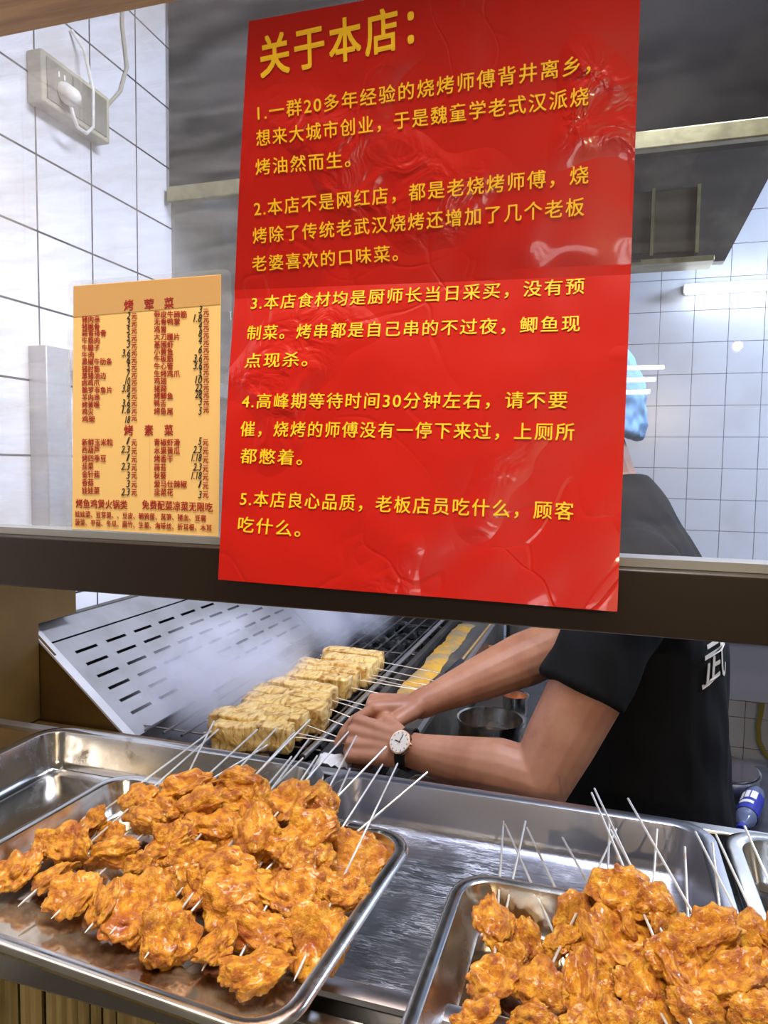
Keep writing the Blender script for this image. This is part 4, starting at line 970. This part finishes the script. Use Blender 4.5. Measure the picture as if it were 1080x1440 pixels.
# head, facing -X and slightly down
HC = Vector((-.045, 1.345, 1.615))
hr = []
for k in range(17):
    t = k/16; z = HC.z - .115 + .23*t; r = math.sin(PI*min(max(t, .02), .98))**.55
    hr.append(ell((HC.x + (.008 if t > .5 else -.012*(1 - t)), HC.y, z), .098*r*(1 if t > .35 else .86 + .14*t/.35), .077*r*(1 if t > .4 else .74 + .26*t/.4)))
bd.loft(hr)
bd.capsule(HC + Vector((-.088, 0, .012)), HC + Vector((-.112, 0, -.022)), .009, .014)       # nose
bd.capsule(HC + Vector((-.070, 0, -.088)), HC + Vector((-.045, 0, -.075)), .027, .036)
bd.capsule(HC + Vector((-.070, 0, -.05)), HC + Vector((-.065, 0, .03)), .030, .034)       # chin
for s in (-1, 1):
    bd.capsule(HC + Vector((-.092, -.020*s, -.062)), HC + Vector((-.095, 0, -.06)), .006, .008)   # lips
    bd.capsule(HC + Vector((.005, .080*s, .018)), HC + Vector((-.002, .080*s, -.022)), .016, .010)  # ears
    bd.capsule(HC + Vector((-.078, .03*s, .028)), HC + Vector((-.076, .05*s, .024)), .016, .012)  # brow
# near (left) arm
chain(bd, [(SL, .062), (SL.lerp(EL, .5) + Vector((.006, -.004, .0)), .0575), (SL.lerp(EL, .8) + Vector((.002, 0, 0)), .053), (EL, .046)])
chain(bd, [(EL, .046), (EL.lerp(WL, .28) + Vector((0, 0, .004)), .0475), (EL.lerp(WL, .6), .039), (EL.lerp(WL, .88), .029), (WL, .0275)])
# far (right) arm
chain(bd, [(SR, .058), (SR.lerp(ER, .5), .053), (ER, .049)])
chain(bd, [(ER, .049), (ER.lerp(WR, .25), .051), (ER.lerp(WR, .6), .040), (ER.lerp(WR, .9), .028), (WR, .027)])
# hands
kl = at_y(474, 1034, 1.085)
dl = (kl - WL).normalized(); nl = Vector((-.12, -.72, .62)); nl = (nl - dl*nl.dot(dl)).normalized(); sl = dl.cross(nl)
if sl.z < 0: sl = -sl
fingers(bd, WL, dl, sl, nl, 1.0, ((62, 75, 45), (66, 80, 45), (70, 82, 45), (74, 84, 45)), (.6, .55, -.5, .85, .05, -.5), nails)
kr = at_y(515, 992, 1.165)
dr = (kr - WR).normalized(); nr = Vector((-.05, .05, 1)); nr = (nr - dr*nr.dot(dr)).normalized(); sr = nr.cross(dr)
if sr.y > 0: sr = -sr
fingers(bd, WR, dr, sr, nr, .98, ((28, 22, 12), (62, 70, 45), (66, 78, 45), (70, 80, 45)), (.75, .55, -.25, .98, .1, -.12), nails)
# legs
for s in (-1, 1):
    chain(bd, [(Vector((.10, 1.345 + .09*s, .86)), .09), (Vector((.08, 1.345 + .10*s, .48)), .06), (Vector((.12, 1.345 + .10*s, .10)), .042)])
    chain(bd, [(Vector((.13, 1.345 + .10*s, .055)), .042), (Vector((-.05, 1.345 + .11*s, .035)), .032)])
chef = remesh(bd, 'person', .0026, 5, M['skin'])
tag(chef, 'person in a black t-shirt and blue cap turning meat skewers at the grill', 'person')
for p, d, n, r in nails[:0]: pass
# t-shirt
sh = MB(); torso(sh, 0)
def sleeve(S_, E_, t1, r0, r1, e=0.0):
    d = (E_ - S_).normalized(); a, b = S_ - d*.03, S_.lerp(E_, t1)
    sh.tube([a, a.lerp(b, .4), a.lerp(b, .8), b, b - d*.001], [r0, (r0+r1)/2, r1, r1*1.03, r1*.5], 24)
for q_ in (SL, SR): sh.capsule(q_ + Vector((.0, 0, .012)), q_ + Vector((-.004, 0, -.02)), .076, .076, 24)
sleeve(SL, EL, .56, .074, .0665); sleeve(SR, ER, .78, .070, .062)
sh.capsule(SL + Vector((0, .03, .02)), SL + Vector((-.02, .18, .08)), .07, .06); sh.capsule(SR + Vector((0, -.03, .02)), SR + Vector((-.02, -.18, .08)), .07, .06)
shirt = remesh(sh, 'black_t_shirt', .005, 4, M['cloth'], chef, disp=lambda c: .006*noise.noise(c*9) + .005*noise.noise(Vector((c.x*22 + c.z*10, c.y*22, c.z*9))))
# white printed character on the back
bvh = BVHTree.FromPolygons([v.co.copy() for v in shirt.data.vertices], [tuple(p.vertices) for p in shirt.data.polygons])
def back_pt(x, y):
    o = CAM.copy(); d = ray(x, y); h = bvh.ray_cast(o, d, 5); return h[0]
v_, f_ = text_mesh('武')
mbw = MB(); x0 = min(a[0] for a in v_); x1 = max(a[0] for a in v_); y0 = min(a[1] for a in v_); y1 = max(a[1] for a in v_)
cA = back_pt(988, 948); 
ctr = Vector((.082, 1.345, 0))
phi0 = math.atan2(cA.y - ctr.y, cA.x - ctr.x) if cA else -.9
vs = []
for a, b in v_:
    ta = (a - x0)/(x1 - x0); tb_ = (b - y0)/(y1 - y0); ph = phi0 + ta*.50; z = 1.148 + tb_*.074 + ta*.012
    dirv = Vector((math.cos(ph), math.sin(ph), 0)); org = Vector((ctr.x, ctr.y, z)) + dirv*.5
    h = bvh.ray_cast(org, -dirv, .5)
    vs.append((h[0] if h[0] else org - dirv*.35) + dirv*.0015)
mbw.add(vs, f_)
mbw.add([v + Vector((0, 0, .002)) for v in vs], f_); mbw.add([v + Vector((.0004, -.0012, .001)) for v in vs], f_); mbw.build('back_print', M['print'], shirt, smooth=False)
# cap, hair, trousers, shoes
cp = MB()
cr_ = []
for k in range(13):
    t = k/12; z = HC.z - .02 + .145*t; r = (1 - t**2.6)**.5 if t < 1 else .02
    cr_.append(ell((HC.x + .012, HC.y, z - .02*(t < .1)), .112*max(r, .03), .096*max(r, .03), tilt=-.25*(1-t)))
cp.loft(cr_)
remesh(cp, 'blue_cap', .005, 3, M['cap'], chef, disp=lambda c: .006*noise.noise(c*28) + .004*noise.noise(c*60))
tr = MB()
tr.loft([ell((.10, 1.345, z), .155, .188) for z in (.72, .80, .86)])
for s in (-1, 1):
    tr.tube([(.10, 1.345 + .09*s, .84), (.085, 1.345 + .10*s, .48), (.12, 1.345 + .10*s, .10)], [.105, .082, .072], 20)
remesh(tr, 'trousers', .01, 3, M['trouser'], chef)
for s in (-1, 1):
    shm = MB(); shm.capsule((.14, 1.345 + .10*s, .05), (-.06, 1.345 + .11*s, .042), .052, .042, 18)
    o = shm.build('shoe', M['black'], chef)
# wrist watch on the near wrist
wax = (EL - WL).normalized(); wc = WL + wax*.006
vn = Vector((-.36, -.72, .58)); vn = (vn - wax*vn.dot(wax)).normalized(); wb = wax.cross(vn)
wt = MB()
rings = []
for k in range(32):
    a = 2*PI*k/32; rdir = vn*math.cos(a) + wb*math.sin(a)
    rings.append((a, rdir))
vs, fs = [], []
for a, rd in rings:
    for dx, dr_ in ((-.009, .0295), (-.009, .0325), (.009, .0350), (.009, .0320)): vs.append(wc + wax*dx + rd*dr_)
for k in range(32):
    for j in range(4):
        fs.append((k*4 + j, k*4 + (j+1) % 4, ((k+1) % 32)*4 + (j+1) % 4, ((k+1) % 32)*4 + j))
wt.add(vs, fs)
watch = wt.build('wrist_watch', M['leather'], chef)
tag(watch, 'wrist watch with black strap, gold case and pale dial')
def disc(c, n, prof, name, mt, par, seg=36):
    n = n.normalized(); a = n.orthogonal().normalized(); b = n.cross(a); mb = MB()
    mb.loft([[c + (a*math.cos(2*PI*k/seg) + b*math.sin(2*PI*k/seg))*r + n*h for k in range(seg)] for r, h in prof])
    return mb.build(name, mt, par)
cn = (vn + wax*-.22).normalized(); cc = wc + vn*.0315
disc(cc, cn, [(.0165, -.001), (.0195, .001), (.0198, .005), (.0188, .0072), (.0172, .0074)], 'watch_case', M['gold'], watch)
disc(cc + cn*.0076, cn, [(.0168, -.001), (.0168, .0002)], 'watch_dial', M['dial'], watch)
hm = MB(); u2 = Vector((0, 0, 1)) - cn*cn.z; u2.normalize(); r2 = u2.cross(cn)
for ang, L_ in ((.15, .013), (-1.5, .009)):
    dd = u2*math.cos(ang) + r2*math.sin(ang); hm.tube([cc + cn*.0085 - dd*.002, cc + cn*.0085 + dd*L_], .0006, 6)
for k in range(12):
    dd = u2*math.cos(k*PI/6) + r2*math.sin(k*PI/6); hm.tube([cc + cn*.0082 + dd*.0135, cc + cn*.0082 + dd*.0158], .0005, 5)
hm.build('watch_hands', M['ink'], watch)
cwn = wax*.0 + r2
hm2 = MB().tube([cc + cn*.004 - wax.cross(cn).cross(cn)*.019, cc + cn*.004 - wax.cross(cn).cross(cn)*.0235], .0028, 10); hm2.build('watch_crown', M['gold'], watch)

# ------------------------------------------------------------------ smoke over the grill
def smoke(c, r, dens, sc, seed):
    mb = MB(); mb.box((c[0]-r[0], c[1]-r[1], c[2]-r[2]), (c[0]+r[0], c[1]+r[1], c[2]+r[2]))
    o = mb.build('smoke', mat_smoke(dens, sc, seed), smooth=False)
    return o
s1 = smoke((-.745, 1.32, 1.045), (.19, .34, .15), 34, 9, 1.3); tag(s1, 'pale blue smoke drifting over the near end of the slotted windscreen', 'smoke', kind='stuff')
s2 = smoke((-.70, 1.86, 1.12), (.19, .36, .18), 28, 8, 4.1); tag(s2, 'pale blue smoke rising behind the meat skewers', 'smoke', kind='stuff')

# ------------------------------------------------------------------ street lamps that the pane mirrors
for k, (xa, xb, z, lb) in enumerate(((-.25, .222, 1.886, 'upper'), (-.25, .194, 1.839, 'middle'), (-.25, .175, 1.792, 'lower'))):
    t = empty('street_tube_lamp', (0, -1.5, z), 'white street tube lamp mirrored in the glass, %s of three' % lb, 'lamp', 'street tube lamps')
    MB().tube([(xa, -1.478, z), (xb, -1.478, z)], .008, 10).build('tube', M['streettube'], t)
    MB().box((xa, -1.51, z - .012), (xb, -1.488, z + .012)).build('fixture', M['black'], t, smooth=False)
